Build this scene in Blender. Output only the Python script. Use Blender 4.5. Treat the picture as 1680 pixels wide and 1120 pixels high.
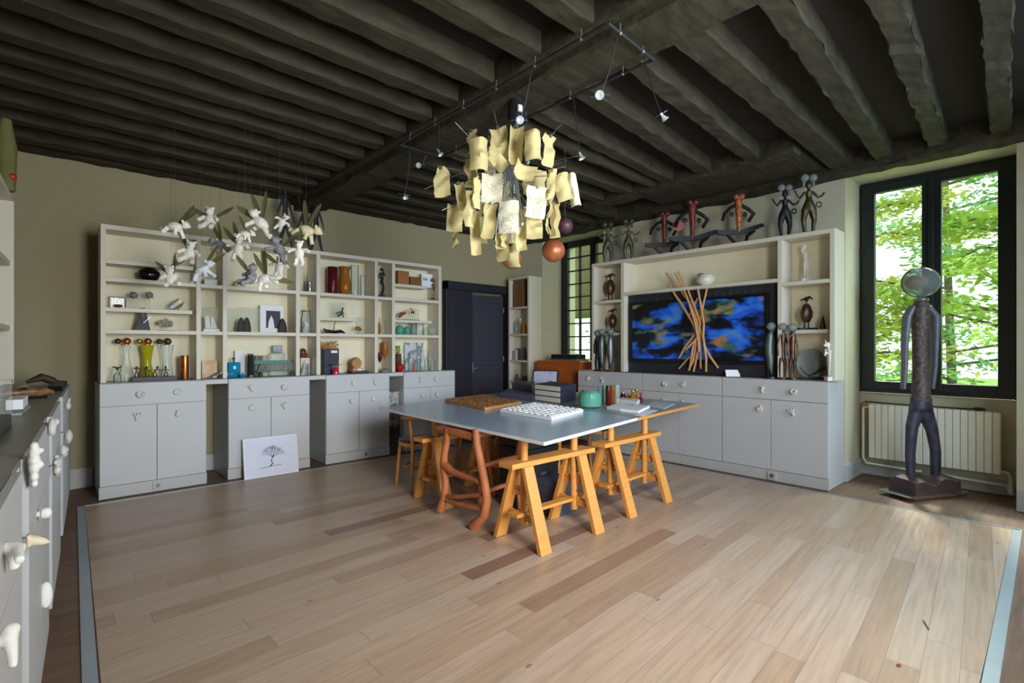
import bpy, math, random
from mathutils import Vector, Matrix, noise
R = random.Random(7)
sc = bpy.context.scene
COL = sc.collection
for o in list(bpy.data.objects): bpy.data.objects.remove(o)

# ---------------------------------------------------------------- camera, light, exposure
CAMH = 1.35
YAW = math.radians(47.6)
cam = bpy.data.objects.new('camera', bpy.data.cameras.new('camera'))
COL.objects.link(cam); sc.camera = cam
cam.location = (0, 0, CAMH)
cam.rotation_euler = (math.pi/2, 0, YAW - math.pi/2)
cam.data.lens = 36*845/1680; cam.data.sensor_width = 36
cam.data.shift_y = 8/1680; cam.data.clip_start = .05; cam.data.clip_end = 200
sc.view_settings.view_transform = 'Standard'; sc.view_settings.look = 'None'
sc.view_settings.gamma = 1; sc.view_settings.use_curve_mapping = False
sc.view_settings.exposure = -0.72

w = bpy.data.worlds.new('sky'); sc.world = w; w.use_nodes = True
nt = w.node_tree; nt.nodes.clear()
wo = nt.nodes.new('ShaderNodeOutputWorld'); bg = nt.nodes.new('ShaderNodeBackground')
tc = nt.nodes.new('ShaderNodeTexCoord'); sp = nt.nodes.new('ShaderNodeSeparateXYZ'); cr = nt.nodes.new('ShaderNodeValToRGB')
cr.color_ramp.elements[0].position = .45; cr.color_ramp.elements[0].color = (.80, .92, .85, 1)
cr.color_ramp.elements[1].position = .8; cr.color_ramp.elements[1].color = (.72, .86, 1, 1)
nt.links.new(tc.outputs['Generated'], sp.inputs[0]); nt.links.new(sp.outputs['Z'], cr.inputs[0])
nt.links.new(cr.outputs[0], bg.inputs[0]); bg.inputs[1].default_value = 3.3
nt.links.new(bg.outputs[0], wo.inputs[0])

def lamp(name, kind, loc, aim, energy, col, size=1, size_y=None, angle=None, spread=None):
    d = bpy.data.lights.new(name, kind); d.energy = energy; d.color = col
    if kind == 'AREA':
        d.shape = 'RECTANGLE'; d.size = size; d.size_y = size_y or size
        if spread: d.spread = spread
    if angle: d.angle = angle
    o = bpy.data.objects.new(name, d); COL.objects.link(o); o.location = loc
    o.rotation_euler = (Vector(aim)-Vector(loc)).to_track_quat('-Z', 'Y').to_euler()
    return o
# soft sun over the garden (from beyond the right-hand window) and daylight outside the windows of the near wall
lamp('garden_sun', 'SUN', (12, 3, 10), (4.2, 0.2, 0), 6.0, (1, .95, .82), angle=math.radians(6))
lamp('daylight_near_window', 'AREA', (4.1, -1.4, 2.2), (3.0, 4.5, .4), 135, (.52, .70, 1), 1.7, 2.0, spread=2.4)
lamp('daylight_near_window', 'AREA', (1.3, -1.3, 1.75), (2.3, 5.4, .2), 290, (.92, .95, 1), 1.3, 1.9, spread=2.4)
lamp('daylight_right_window', 'AREA', (7.6, 0.9, 4.2), (3.2, 1.6, .2), 420, (.88, 1, .92), 2.0, 1.4)
lamp('garden_bounce', 'AREA', (8.4, 0.9, -.2), (3.6, 1.4, 3.6), 170, (.78, 1, .55), 2.2, 1.2)

# ---------------------------------------------------------------- measuring: a picture point on a known plane of the room
FW = Vector((math.cos(YAW), math.sin(YAW), 0)); RT = Vector((math.sin(YAW), -math.cos(YAW), 0))
def ray(px, py): return FW + RT*((px-840)/845) + Vector((0, 0, -(py-568)/845))
def onz(px, py, z=0):
    r = ray(px, py); t = (z-CAMH)/r.z; return Vector((r.x*t, r.y*t, z))
def ony(px, py, y):
    r = ray(px, py); t = y/r.y; return Vector((r.x*t, y, CAMH+r.z*t))
def onx(px, py, x):
    r = ray(px, py); t = x/r.x; return Vector((x, r.y*t, CAMH+r.z*t))
def deep(px, py, d): return Vector((0, 0, CAMH)) + ray(px, py)*d
def onplane(px, py, p, n):
    r = ray(px, py); c = Vector((0, 0, CAMH)); t = (Vector(p)-c).dot(Vector(n))/r.dot(Vector(n)); return c+r*t

# ---------------------------------------------------------------- materials
def S(r, g, b):
    f = lambda c: ((c/255+.055)/1.055)**2.4 if c > 10.3 else c/255/12.92
    return (f(r), f(g), f(b), 1)
def mul(c, k): return (min(c[0]*k, 1), min(c[1]*k, 1), min(c[2]*k, 1), 1)
MATS = {}
def mat(name, c, rough=.5, metal=0, var=.12, scale=8, bump=0, c2=None, stretch=None, spec=.5, emit=0, detail=4, coord='Object'):
    if name in MATS: return MATS[name]
    m = bpy.data.materials.new(name); m.use_nodes = True; n = m.node_tree; p = n.nodes['Principled BSDF']
    p.inputs['Roughness'].default_value = rough; p.inputs['Metallic'].default_value = metal
    p.inputs['Specular IOR Level'].default_value = spec
    tx = n.nodes.new('ShaderNodeTexCoord'); mp = n.nodes.new('ShaderNodeMapping'); no = n.nodes.new('ShaderNodeTexNoise')
    mp.inputs['Scale'].default_value = stretch or (1, 1, 1)
    no.inputs['Scale'].default_value = scale; no.inputs['Detail'].default_value = detail
    n.links.new(tx.outputs[coord], mp.inputs[0]); n.links.new(mp.outputs[0], no.inputs[0])
    ra = n.nodes.new('ShaderNodeValToRGB'); ra.color_ramp.elements[0].position = .3; ra.color_ramp.elements[1].position = .7
    ra.color_ramp.elements[0].color = c2 or mul(c, 1-var); ra.color_ramp.elements[1].color = mul(c, 1+var) if not c2 else c
    n.links.new(no.outputs[0], ra.inputs[0]); n.links.new(ra.outputs[0], p.inputs['Base Color'])
    if bump:
        b = n.nodes.new('ShaderNodeBump'); b.inputs['Strength'].default_value = bump; b.inputs['Distance'].default_value = .01
        n.links.new(no.outputs[0], b.inputs['Height']); n.links.new(b.outputs[0], p.inputs['Normal'])
    if emit:
        n.links.new(ra.outputs[0], p.inputs['Emission Color']); p.inputs['Emission Strength'].default_value = emit
    MATS[name] = m; return m
def glass(name, tint, clear=.8, rough=.05, fres=.22):
    m = bpy.data.materials.new(name); m.use_nodes = True; n = m.node_tree; n.nodes.clear()
    o = n.nodes.new('ShaderNodeOutputMaterial'); t = n.nodes.new('ShaderNodeBsdfTransparent'); g = n.nodes.new('ShaderNodeBsdfGlossy')
    d = n.nodes.new('ShaderNodeBsdfDiffuse'); m1 = n.nodes.new('ShaderNodeMixShader'); m2 = n.nodes.new('ShaderNodeMixShader')
    fr = n.nodes.new('ShaderNodeLayerWeight'); fr.inputs[0].default_value = fres
    t.inputs[0].default_value = tint; d.inputs[0].default_value = tint; g.inputs['Roughness'].default_value = rough
    m1.inputs[0].default_value = 1-clear
    n.links.new(t.outputs[0], m1.inputs[1]); n.links.new(d.outputs[0], m1.inputs[2])
    n.links.new(fr.outputs['Fresnel'], m2.inputs[0]); n.links.new(m1.outputs[0], m2.inputs[1]); n.links.new(g.outputs[0], m2.inputs[2])
    n.links.new(m2.outputs[0], o.inputs[0]); return m

M_wall = mat('beige_wall_fabric', S(160, 150, 116), .9, var=.06, scale=60, bump=.15)
M_reveal = mat('cream_reveal_paint', S(200, 194, 168), .8, var=.04, scale=5)
M_dark = mat('dark_olive_beam_paint', S(58, 54, 41), .8, var=.35, scale=9, bump=.7, stretch=(.5, 2, 2), detail=8, spec=.25)
M_ceil = mat('dark_brown_ceiling', S(47, 40, 37), .9, var=.12, scale=3, bump=.1, spec=.2)
M_front = mat('light_grey_lacquer', S(190, 190, 188), .45, var=.02, scale=3)
M_back = mat('cream_back_panel', S(230, 222, 192), .7, var=.03)
M_white = mat('white_lacquer', S(212, 204, 184), .45, var=.02, scale=3)
M_base = mat('white_baseboard_paint', S(184, 182, 176), .5, var=.03, scale=3)
M_top = mat('grey_worktop', S(120, 118, 110), .35, var=.05, scale=4)
M_black = mat('black_paint', S(30, 32, 34), .45, var=.1)
M_winf = mat('black_green_window_paint', S(28, 36, 38), .35, var=.1)
M_indigo = mat('dark_indigo_paint', S(31, 30, 41), .55, var=.12, scale=3)
M_plaster = mat('white_plaster', S(228, 224, 214), .7, var=.05, scale=20, bump=.25)
M_cream = mat('cream_plaster', S(222, 208, 176), .7, var=.08, scale=20, bump=.2)
M_oak = mat('honey_beech', S(206, 140, 66), .45, var=.1, scale=6, stretch=(1, 8, 8))
M_oakd = mat('reddish_root_wood', S(190, 112, 62), .6, c2=S(150, 84, 48), scale=6, bump=.4)
M_brownwood = mat('brown_board_wood', S(178, 128, 76), .55, var=.15, scale=10)
M_dkwood = mat('dark_brown_wood', S(70, 44, 30), .5, var=.3, scale=12)
M_tab = mat('blue_grey_tabletop', S(160, 174, 188), .22, var=.02, scale=3)
M_edge = mat('white_edge_band', S(232, 232, 230), .4, var=.02)
M_plush = mat('white_plush', S(244, 240, 226), .95, var=.1, scale=60, bump=.8)
M_plushy = mat('cream_plush', S(226, 214, 170), .95, var=.1, scale=60, bump=.8)
M_plushg = mat('silver_grey_plush', S(150, 150, 150), .6, var=.35, scale=60, bump=.8)
M_bronze = mat('dark_bronze', S(62, 54, 44), .4, .7, c2=S(120, 100, 70), scale=30)
M_blackm = mat('blackened_metal', S(26, 25, 25), .5, .3, var=.2)
M_grey = mat('grey_metal', S(120, 122, 122), .4, .6, var=.2, scale=20)
M_steel = mat('bright_steel', S(190, 195, 200), .25, .9, var=.1)
M_copper = mat('copper', S(186, 112, 62), .3, .9, var=.2, scale=10)
M_copperball = mat('terracotta_copper_ball', S(196, 120, 74), .4, .4, c2=S(150, 80, 50), scale=9)
M_navy = mat('navy_card', S(44, 44, 62), .6, var=.08)
M_slate = mat('slate_purple_card', S(84, 82, 110), .6, var=.06)
M_paperw = mat('white_paper', S(232, 232, 232), .7, var=.02)
M_red = mat('red_paint', S(186, 40, 30), .35, var=.15)
M_gold = mat('gold_metal', S(196, 160, 60), .3, .9, var=.1)
M_pink = mat('magenta_glass', S(206, 20, 90), .2, var=.1)
M_green = mat('dark_green_enamel', S(20, 92, 66), .3, var=.15)
M_leafy = mat('moss_green_leaf', S(120, 140, 40), .7, var=.3, scale=30)
M_rust = mat('rusted_iron', S(150, 80, 46), .7, .3, var=.3, scale=30)
M_stone = mat('red_brown_stone', S(92, 66, 66), .6, c2=S(60, 46, 46), scale=6, bump=.5)
M_stoneg = mat('grey_green_stone', S(96, 104, 92), .5, var=.2, scale=20)
M_slab = mat('grey_slab_top', S(160, 158, 156), .7, var=.1, scale=12)
M_rad = mat('cream_radiator_paint', S(244, 240, 226), .4, var=.02)
M_floorold = mat('old_dark_parquet', S(128, 98, 76), .55, c2=S(98, 74, 58), scale=3, stretch=(1, 12, 1), coord='Object')
M_strip = mat('aluminium_strip', S(178, 188, 196), .35, .5, var=.05)
M_dryflower = mat('dried_straw', S(196, 158, 96), .9, var=.3, scale=40)
G_clear = glass('clear_glass', (.93, .96, .94, 1), .86)
G_pane = glass('window_glass', (.97, 1, .98, 1), .99, .05, .05)
G_yellow = glass('yellow_liquid_glass', S(196, 186, 30), .35)
G_green = glass('sea_green_glass', S(120, 196, 172), .5, .15)
G_blue = glass('teal_blue_glass', S(20, 140, 176), .15)
G_red = glass('red_glass', S(200, 50, 30), .4)
G_amber = glass('amber_glass', S(200, 130, 50), .5)
G_dark = glass('burgundy_glass', S(110, 30, 36), .4)
G_smoke = glass('smoke_glass', S(196, 202, 200), .7)
G_acr = glass('acrylic', (.92, .94, .92, 1), .93, .25, .06)

# floor boards: a procedural plank pattern measured in room coordinates
def board_floor():
    m = bpy.data.materials.new('oak_floorboards'); m.use_nodes = True; n = m.node_tree; L = n.links; p = n.nodes['Principled BSDF']
    def N(t): return n.nodes.new(t)
    def MA(op, a, b=None, c=None):
        x = N('ShaderNodeMath'); x.operation = op
        for i, v in enumerate((a, b, c)):
            if v is None: continue
            if isinstance(v, (int, float)): x.inputs[i].default_value = v
            else: L.new(v, x.inputs[i])
        return x.outputs[0]
    g = N('ShaderNodeNewGeometry'); s = N('ShaderNodeSeparateXYZ'); L.new(g.outputs['Position'], s.inputs[0])
    X, Y = s.outputs['X'], s.outputs['Y']
    # the boards run along X and were laid very slightly fanned
    v = MA('MULTIPLY', MA('SUBTRACT', Y, 5.7), MA('DIVIDE', 62, MA('SUBTRACT', 62, X)))
    W = .128
    row = MA('FLOOR', MA('DIVIDE', v, W)); fv = MA('FRACT', MA('DIVIDE', v, W))
    wn = N('ShaderNodeTexWhiteNoise'); wn.noise_dimensions = '1D'; L.new(row, wn.inputs['W'])
    u = MA('ADD', X, MA('MULTIPLY', wn.outputs['Value'], 7.3))
    LN = 1.55
    cell = MA('FLOOR', MA('DIVIDE', u, LN)); fu = MA('FRACT', MA('DIVIDE', u, LN))
    cb = N('ShaderNodeCombineXYZ'); L.new(row, cb.inputs[0]); L.new(cell, cb.inputs[1])
    w2 = N('ShaderNodeTexWhiteNoise'); w2.noise_dimensions = '3D'; L.new(cb.outputs[0], w2.inputs['Vector'])
    r1 = N('ShaderNodeValToRGB'); e = r1.color_ramp.elements
    e[0].position = 0; e[0].color = S(154, 124, 102); e[1].position = 1; e[1].color = S(188, 165, 143)
    for po, c in ((.02, S(132, 102, 86)), (.04, S(168, 140, 116)), (.3, S(178, 151, 125)), (.55, S(184, 158, 135)), (.8, S(185, 162, 140))):
        x = e.new(po); x.color = c
    L.new(w2.outputs['Value'], r1.inputs[0])
    # grain, stretched along each board
    cg = N('ShaderNodeCombineXYZ'); L.new(MA('MULTIPLY', u, 1.6), cg.inputs[0]); L.new(MA('MULTIPLY', v, 26), cg.inputs[1]); L.new(MA('MULTIPLY', w2.outputs['Value'], 40), cg.inputs[2])
    gn = N('ShaderNodeTexNoise'); gn.inputs['Scale'].default_value = 1.6; gn.inputs['Detail'].default_value = 6; gn.inputs['Distortion'].default_value = .6
    L.new(cg.outputs[0], gn.inputs[0])
    rg = N('ShaderNodeValToRGB'); rg.color_ramp.elements[0].position = .3; rg.color_ramp.elements[0].color = (.82, .79, .76, 1)
    rg.color_ramp.elements[1].position = .65; rg.color_ramp.elements[1].color = (1.04, 1.03, 1.02, 1)
    L.new(gn.outputs[0], rg.inputs[0])
    mx = N('ShaderNodeMix'); mx.data_type = 'RGBA'; mx.blend_type = 'MULTIPLY'; mx.inputs['Factor'].default_value = 1
    L.new(r1.outputs[0], mx.inputs['A']); L.new(rg.outputs[0], mx.inputs['B'])
    # knots
    ck = N('ShaderNodeCombineXYZ'); L.new(MA('MULTIPLY', u, 1.0), ck.inputs[0]); L.new(MA('MULTIPLY', v, 2.0), ck.inputs[1])
    vo = N('ShaderNodeTexVoronoi'); vo.inputs['Scale'].default_value = 2.3; L.new(ck.outputs[0], vo.inputs[0])
    kn = MA('LESS_THAN', vo.outputs['Distance'], .045)
    mk = N('ShaderNodeMix'); mk.data_type = 'RGBA'; L.new(MA('MULTIPLY', kn, .55), mk.inputs['Factor'])
    L.new(mx.outputs['Result'], mk.inputs['A']); mk.inputs['B'].default_value = S(84, 60, 48)
    # joints
    jo = MA('MAXIMUM', MA('LESS_THAN', fv, .018), MA('LESS_THAN', fu, .0022))
    mj = N('ShaderNodeMix'); mj.data_type = 'RGBA'; L.new(MA('MULTIPLY', jo, .55), mj.inputs['Factor'])
    L.new(mk.outputs['Result'], mj.inputs['A']); mj.inputs['B'].default_value = S(96, 78, 64)
    L.new(mj.outputs['Result'], p.inputs['Base Color'])
    L.new(MA('ADD', MA('MULTIPLY', gn.outputs[0], .2), .26), p.inputs['Roughness'])
    p.inputs['Specular IOR Level'].default_value = .45
    b = N('ShaderNodeBump'); b.inputs['Strength'].default_value = .12; b.inputs['Distance'].default_value = .004
    L.new(MA('SUBTRACT', gn.outputs[0], MA('MULTIPLY', jo, 2)), b.inputs['Height']); L.new(b.outputs[0], p.inputs['Normal'])
    return m
M_floor = board_floor()

def abstract_paint():
    m = bpy.data.materials.new('glowing_blue_abstract_print'); m.use_nodes = True; n = m.node_tree; L = n.links; p = n.nodes['Principled BSDF']
    tx = n.nodes.new('ShaderNodeTexCoord'); mp = n.nodes.new('ShaderNodeMapping'); mp.inputs['Scale'].default_value = (1, 1, 2.0)
    L.new(tx.outputs['Object'], mp.inputs[0])
    def ns(sc_, off, det=5, dist=1.0):
        a = n.nodes.new('ShaderNodeTexNoise'); a.inputs['Scale'].default_value = sc_; a.inputs['Detail'].default_value = det; a.inputs['Distortion'].default_value = dist*.35
        mm = n.nodes.new('ShaderNodeMapping'); mm.inputs['Location'].default_value = off; L.new(mp.outputs[0], mm.inputs[0]); L.new(mm.outputs[0], a.inputs[0]); return a.outputs[0]
    r = n.nodes.new('ShaderNodeValToRGB'); e = r.color_ramp.elements
    e[0].position = .40; e[0].color = S(8, 9, 14); e[1].position = .64; e[1].color = S(60, 130, 225)
    for po, c in ((.46, S(14, 22, 44)), (.50, S(20, 56, 140)), (.55, S(30, 96, 215)), (.72, S(90, 140, 150))):
        x = e.new(po); x.color = c
    L.new(ns(3.1, (.3, 2, 1.8)), r.inputs[0])
    r2 = n.nodes.new('ShaderNodeValToRGB'); f = r2.color_ramp.elements
    f[0].position = .45; f[0].color = S(20, 34, 34); f[1].position = .6; f[1].color = S(176, 120, 70)
    x = f.new(.52); x.color = S(60, 110, 96)
    L.new(ns(4, (5, 5, 5)), r2.inputs[0])
    mk = n.nodes.new('ShaderNodeValToRGB'); mk.color_ramp.elements[0].position = .55; mk.color_ramp.elements[1].position = .62
    L.new(ns(2.3, (9, 1, 4), 2), mk.inputs[0])
    mx = n.nodes.new('ShaderNodeMix'); mx.data_type = 'RGBA'; L.new(mk.outputs[0], mx.inputs['Factor'])
    L.new(r.outputs[0], mx.inputs['A']); L.new(r2.outputs[0], mx.inputs['B'])
    L.new(mx.outputs['Result'], p.inputs['Base Color']); p.inputs['Roughness'].default_value = .3
    L.new(mx.outputs['Result'], p.inputs['Emission Color']); p.inputs['Emission Strength'].default_value = .10  # the print glows faintly by itself to keep its blues bright
    return m
M_abs = abstract_paint()

def scribble(name, paper, ink, sx=90, thr=.56, sc2=14):
    m = bpy.data.materials.new(name); m.use_nodes = True; n = m.node_tree; L = n.links; p = n.nodes['Principled BSDF']
    tx = n.nodes.new('ShaderNodeTexCoord'); mp = n.nodes.new('ShaderNodeMapping'); mp.inputs['Scale'].default_value = (sx, sx, sx*1.6)
    a = n.nodes.new('ShaderNodeTexNoise'); a.inputs['Scale'].default_value = 1; a.inputs['Detail'].default_value = 3; a.inputs['Distortion'].default_value = 2
    L.new(tx.outputs['Object'], mp.inputs[0]); L.new(mp.outputs[0], a.inputs[0])
    b = n.nodes.new('ShaderNodeTexNoise'); b.inputs['Scale'].default_value = sc2; L.new(tx.outputs['Object'], b.inputs[0])
    g1 = n.nodes.new('ShaderNodeMath'); g1.operation = 'GREATER_THAN'; g1.inputs[1].default_value = thr; L.new(a.outputs[0], g1.inputs[0])
    g2 = n.nodes.new('ShaderNodeMath'); g2.operation = 'GREATER_THAN'; g2.inputs[1].default_value = .53; L.new(b.outputs[0], g2.inputs[0])
    mu = n.nodes.new('ShaderNodeMath'); mu.operation = 'MULTIPLY'; L.new(g1.outputs[0], mu.inputs[0]); L.new(g2.outputs[0], mu.inputs[1])
    mx = n.nodes.new('ShaderNodeMix'); mx.data_type = 'RGBA'; L.new(mu.outputs[0], mx.inputs['Factor'])
    mx.inputs['A'].default_value = paper; mx.inputs['B'].default_value = ink
    L.new(mx.outputs['Result'], p.inputs['Base Color']); p.inputs['Roughness'].default_value = .75
    # thin paper lets some light through
    tr = n.nodes.new('ShaderNodeBsdfTranslucent'); L.new(mx.outputs['Result'], tr.inputs[0]); ms = n.nodes.new('ShaderNodeMixShader'); ms.inputs[0].default_value = .3
    L.new(p.outputs[0], ms.inputs[1]); L.new(tr.outputs[0], ms.inputs[2]); L.new(ms.outputs[0], n.nodes['Material Output'].inputs[0])
    return m
M_note = scribble('yellowed_note_paper', S(224, 208, 150), S(150, 130, 84), 110, .64, 16)
M_note2 = scribble('pale_note_paper', S(236, 230, 204), S(110, 104, 90), 110, .58, 14)
M_map = scribble('black_on_white_print', S(225, 226, 230), S(24, 24, 28), 60, .5, 9)
M_drift = scribble('weathered_driftwood', S(84, 76, 70), S(176, 170, 160), 26, .5, 6)
M_birch = scribble('birch_print_card', S(246, 242, 230), S(80, 72, 60), 30, .62, 7)

# ---------------------------------------------------------------- geometry builder
class G:
    def __init__(s, M=None): s.v = []; s.f = []; s.M = M; s.sm = False
    def add(s, vs, fs):
        b = len(s.v); s.v += [Vector(v) for v in vs]; s.f += [tuple(b+i for i in f) for f in fs]; return s
    def box(s, x0, x1, y0, y1, z0, z1):
        return s.add([(x0,y0,z0),(x1,y0,z0),(x1,y1,z0),(x0,y1,z0),(x0,y0,z1),(x1,y0,z1),(x1,y1,z1),(x0,y1,z1)],
                     [(0,3,2,1),(4,5,6,7),(0,1,5,4),(1,2,6,5),(2,3,7,6),(3,0,4,7)])
    def ob(s, c, size, rot=None):
        c = Vector(c); h = [k/2 for k in size]; Rm = rot.to_3x3() if rot else Matrix.Identity(3)
        vs = [c+Rm@Vector((a*h[0], b*h[1], d*h[2])) for d in (-1,1) for a, b in ((-1,-1),(1,-1),(1,1),(-1,1))]
        return s.add(vs, [(0,3,2,1),(4,5,6,7),(0,1,5,4),(1,2,6,5),(2,3,7,6),(3,0,4,7)])
    def beam(s, p0, p1, wd, ht, up=(0,0,1)):
        "rectangular bar from p0 to p1, wd across and ht along up"
        p0 = Vector(p0); p1 = Vector(p1); d = (p1-p0).normalized(); u = Vector(up); a = d.cross(u)
        if a.length < 1e-4: a = d.cross(Vector((1,0,0)))
        a.normalize(); u = a.cross(d).normalized()
        vs = []
        for p in (p0, p1):
            for i, j in ((-1,-1),(1,-1),(1,1),(-1,1)): vs.append(p + a*(i*wd/2) + u*(j*ht/2))
        return s.add(vs, [(0,1,2,3),(7,6,5,4),(0,4,5,1),(1,5,6,2),(2,6,7,3),(3,7,4,0)])
    def tube(s, pts, rad, n=8, cap=True):
        pts = [Vector(p) for p in pts]; k = len(pts)
        if isinstance(rad, (int, float)): rad = [rad]*k
        vs = []; fs = []; prev = None
        for i, p in enumerate(pts):
            d = (pts[min(i+1, k-1)] - pts[max(i-1, 0)]).normalized()
            if prev is None:
                a = d.cross(Vector((0,0,1)));
                if a.length < .05: a = d.cross(Vector((1,0,0)))
                a.normalize()
            else:
                a = (prev - d*prev.dot(d)).normalized()
            prev = a; b = d.cross(a)
            for j in range(n):
                t = 2*math.pi*j/n; vs.append(p + a*(rad[i]*math.cos(t)) + b*(rad[i]*math.sin(t)))
        for i in range(k-1):
            for j in range(n):
                fs.append((i*n+j, i*n+(j+1)%n, (i+1)*n+(j+1)%n, (i+1)*n+j))
        if cap: fs += [tuple(range(n-1, -1, -1)), tuple((k-1)*n+j for j in range(n))]
        s.sm = True; return s.add(vs, fs)
    def lathe(s, prof, c, n=20, sx=1, sy=1, M=None):
        vs = []; fs = []; k = len(prof); c = Vector(c)
        for r, z in prof:
            for j in range(n):
                t = 2*math.pi*j/n; v = Vector((r*sx*math.cos(t), r*sy*math.sin(t), z)); vs.append(c + (M@v if M else v))
        for i in range(k-1):
            for j in range(n): fs.append((i*n+j, i*n+(j+1)%n, (i+1)*n+(j+1)%n, (i+1)*n+j))
        if prof[0][0] > 1e-5: fs.append(tuple(range(n-1, -1, -1)))
        if prof[-1][0] > 1e-5: fs.append(tuple((k-1)*n+j for j in range(n)))
        s.sm = True; return s.add(vs, fs)
    def ball(s, c, r, n=12, M=None, squash=1):
        if isinstance(r, (int, float)): r = (r, r, r*squash)
        prof = [(math.sin(math.pi*i/(n//2+1)), -math.cos(math.pi*i/(n//2+1))) for i in range(n//2+2)]
        prof[0] = (.001, -1); prof[-1] = (.001, 1)
        D = Matrix.Diagonal((r[0], r[1], r[2])); return s.lathe(prof, c, n, M=(M.to_3x3()@D if M else D))
    def poly(s, pts, dirv):
        "extrude a polygon of 3-D points along dirv"
        n = len(pts); d = Vector(dirv); pts = [Vector(p) for p in pts]
        vs = pts + [p+d for p in pts]
        return s.add(vs, [tuple(range(n-1,-1,-1)), tuple(range(n, 2*n))] + [(i, (i+1)%n, n+(i+1)%n, n+i) for i in range(n)])
    def sheet(s, rows):
        k = len(rows); n = len(rows[0]); vs = [p for r in rows for p in r]
        return s.add(vs, [(i*n+j, i*n+j+1, (i+1)*n+j+1, (i+1)*n+j) for i in range(k-1) for j in range(n-1)])
    def build(s, name, m, parent=None, origin=None, smooth=None, bevel=0, solid=0, remesh=0, jitter=0):
        vs = [s.M@v for v in s.v] if s.M else s.v
        if jitter:
            vs = [v + noise.noise_vector(v*9)*jitter for v in vs]
        if parent is not None:
            I = WM[parent.name].inverted(); Wm = WM[parent.name]
        else:
            if origin is None:
                xs = [v.x for v in vs]; ys = [v.y for v in vs]; zs = [v.z for v in vs]
                origin = ((min(xs)+max(xs))/2, (min(ys)+max(ys))/2, min(zs))
            Wm = Matrix.Translation(Vector(origin)); I = Wm.inverted()
        me = bpy.data.meshes.new(name); me.from_pydata([tuple(I@v) for v in vs], [], s.f); me.update()
        if m: me.materials.append(m)
        o = bpy.data.objects.new(name, me); COL.objects.link(o)
        if parent is not None: o.parent = parent
        else: o.matrix_world = Wm
        WM[o.name] = Wm
        if bevel:
            b = o.modifiers.new('bevel', 'BEVEL'); b.width = bevel; b.segments = 2; b.limit_method = 'ANGLE'
        if solid:
            b = o.modifiers.new('solid', 'SOLIDIFY'); b.thickness = solid; b.offset = 0
        if remesh:
            b = o.modifiers.new('r', 'REMESH'); b.mode = 'VOXEL'; b.voxel_size = remesh; b.use_smooth_shade = True
            b2 = o.modifiers.new('s', 'SMOOTH'); b2.iterations = 3; b2.factor = .5
            dg = bpy.context.evaluated_depsgraph_get(); nm = bpy.data.meshes.new_from_object(o.evaluated_get(dg))
            o.modifiers.clear(); o.data = nm
        elif smooth or (smooth is None and s.sm):
            for p in me.polygons: p.use_smooth = True
            try: me.set_sharp_from_angle(angle=math.radians(45))
            except Exception: pass
        return o
WM = {}
def tag(o, label, cat, group=None):
    o['label'] = label; o['category'] = cat
    if group: o['group'] = group
    return o
def struct(o): o['kind'] = 'structure'; return o
def thing(name, label, cat, loc, M=None, group=None):
    o = bpy.data.objects.new(name, None); COL.objects.link(o); o.empty_display_size = .05
    Wm = Matrix.Translation(Vector(loc)) @ (M.to_4x4() if M else Matrix.Identity(4))
    o.matrix_world = Wm; WM[o.name] = Wm; return tag(o, label, cat, group)
def copy_tree(o, parent=None):
    c = o.copy(); COL.objects.link(c); c.parent = parent; WM[c.name] = WM[o.name]
    for ch in list(o.children): copy_tree(ch, c)
    return c
def RZ(a): return Matrix.Rotation(a, 4, 'Z')
def RX(a): return Matrix.Rotation(a, 4, 'X')
def RY(a): return Matrix.Rotation(a, 4, 'Y')
def B(x0, x1, y0, y1, z0, z1, M=None): return G(M).box(x0, x1, y0, y1, z0, z1)

# ================================================================ SETTING
WA, WB, WL0, WN = 6.40, 5.92, -.47, -.62      # planes of the back, right, left and near walls
CZ = 3.215                                      # ceiling boards
XR = 6.50                                      # plane of the windows in the right wall
struct(B(-1.3, XR+.3, WN-.3, WA+.3, -.2, -.004).build('floor', M_floorold))
# main floor laid inside a metal strip
fl = G().add([(.10,.22,0),(5.29,.30,0),(5.30,5.66,0),(.27,5.64,0)], [(0,1,2,3)])
struct(fl.build('floor', M_floor))
def strip(a, b, wd, i): struct(G().beam((*a, .0), (*b, .0), wd, .006).build('trim_%d' % i, M_strip))
strip((.06, .2), (.245, 5.66), .05, 1); strip((.245, 5.655), (5.30, 5.675), .014, 2); strip((5.305, 5.68), (5.305, .28), .018, 3); strip((5.33, .29), (.1, .17), .05, 4)
# the left wall stands a little askew
LM = Matrix.Translation((.163, 5.941, 0)) @ Matrix(((.0546, -.9985, 0, 0), (.9985, .0546, 0, 0), (0, 0, 1, 0), (0, 0, 0, 1)))
struct(B(-7.2, .9, .61, .75, -.1, CZ+.1, LM).build('wall_left', M_wall))
struct(B(-1.0, 4.43, WA, WA+.16, -.1, CZ+.1).build('wall_back', M_wall))
struct(B(4.43, 5.75, WA, WA+.16, 2.335, CZ+.1).build('wall_back', M_wall))
struct(B(5.75, XR+.3, WA, WA+.16, -.1, CZ+.1).build('wall_back', M_wall))
W2a, W2b = 4.55, 5.76                           # opening of the far window
W1a, W1b = .33, 1.554
HD = 3.04
g = G().box(WB, XR+.22, W1b, W2a, -.1, CZ+.1).box(WB, XR+.22, W2b, WA, -.1, CZ+.1).box(WB, XR+.22, WN, W1a, -.1, CZ+.1)
g.box(WB+.03, XR+.22, W1a, W1b, HD+.03, CZ+.1).box(WB, XR+.22, W2a, W2b, 3.06, CZ+.1)
g.box(XR-.03, XR+.22, W1a, W1b, -.1, .865).box(XR-.03, XR+.22, W2a, W2b, -.1, 1.0)
struct(g.build('wall_right', M_reveal))
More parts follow.
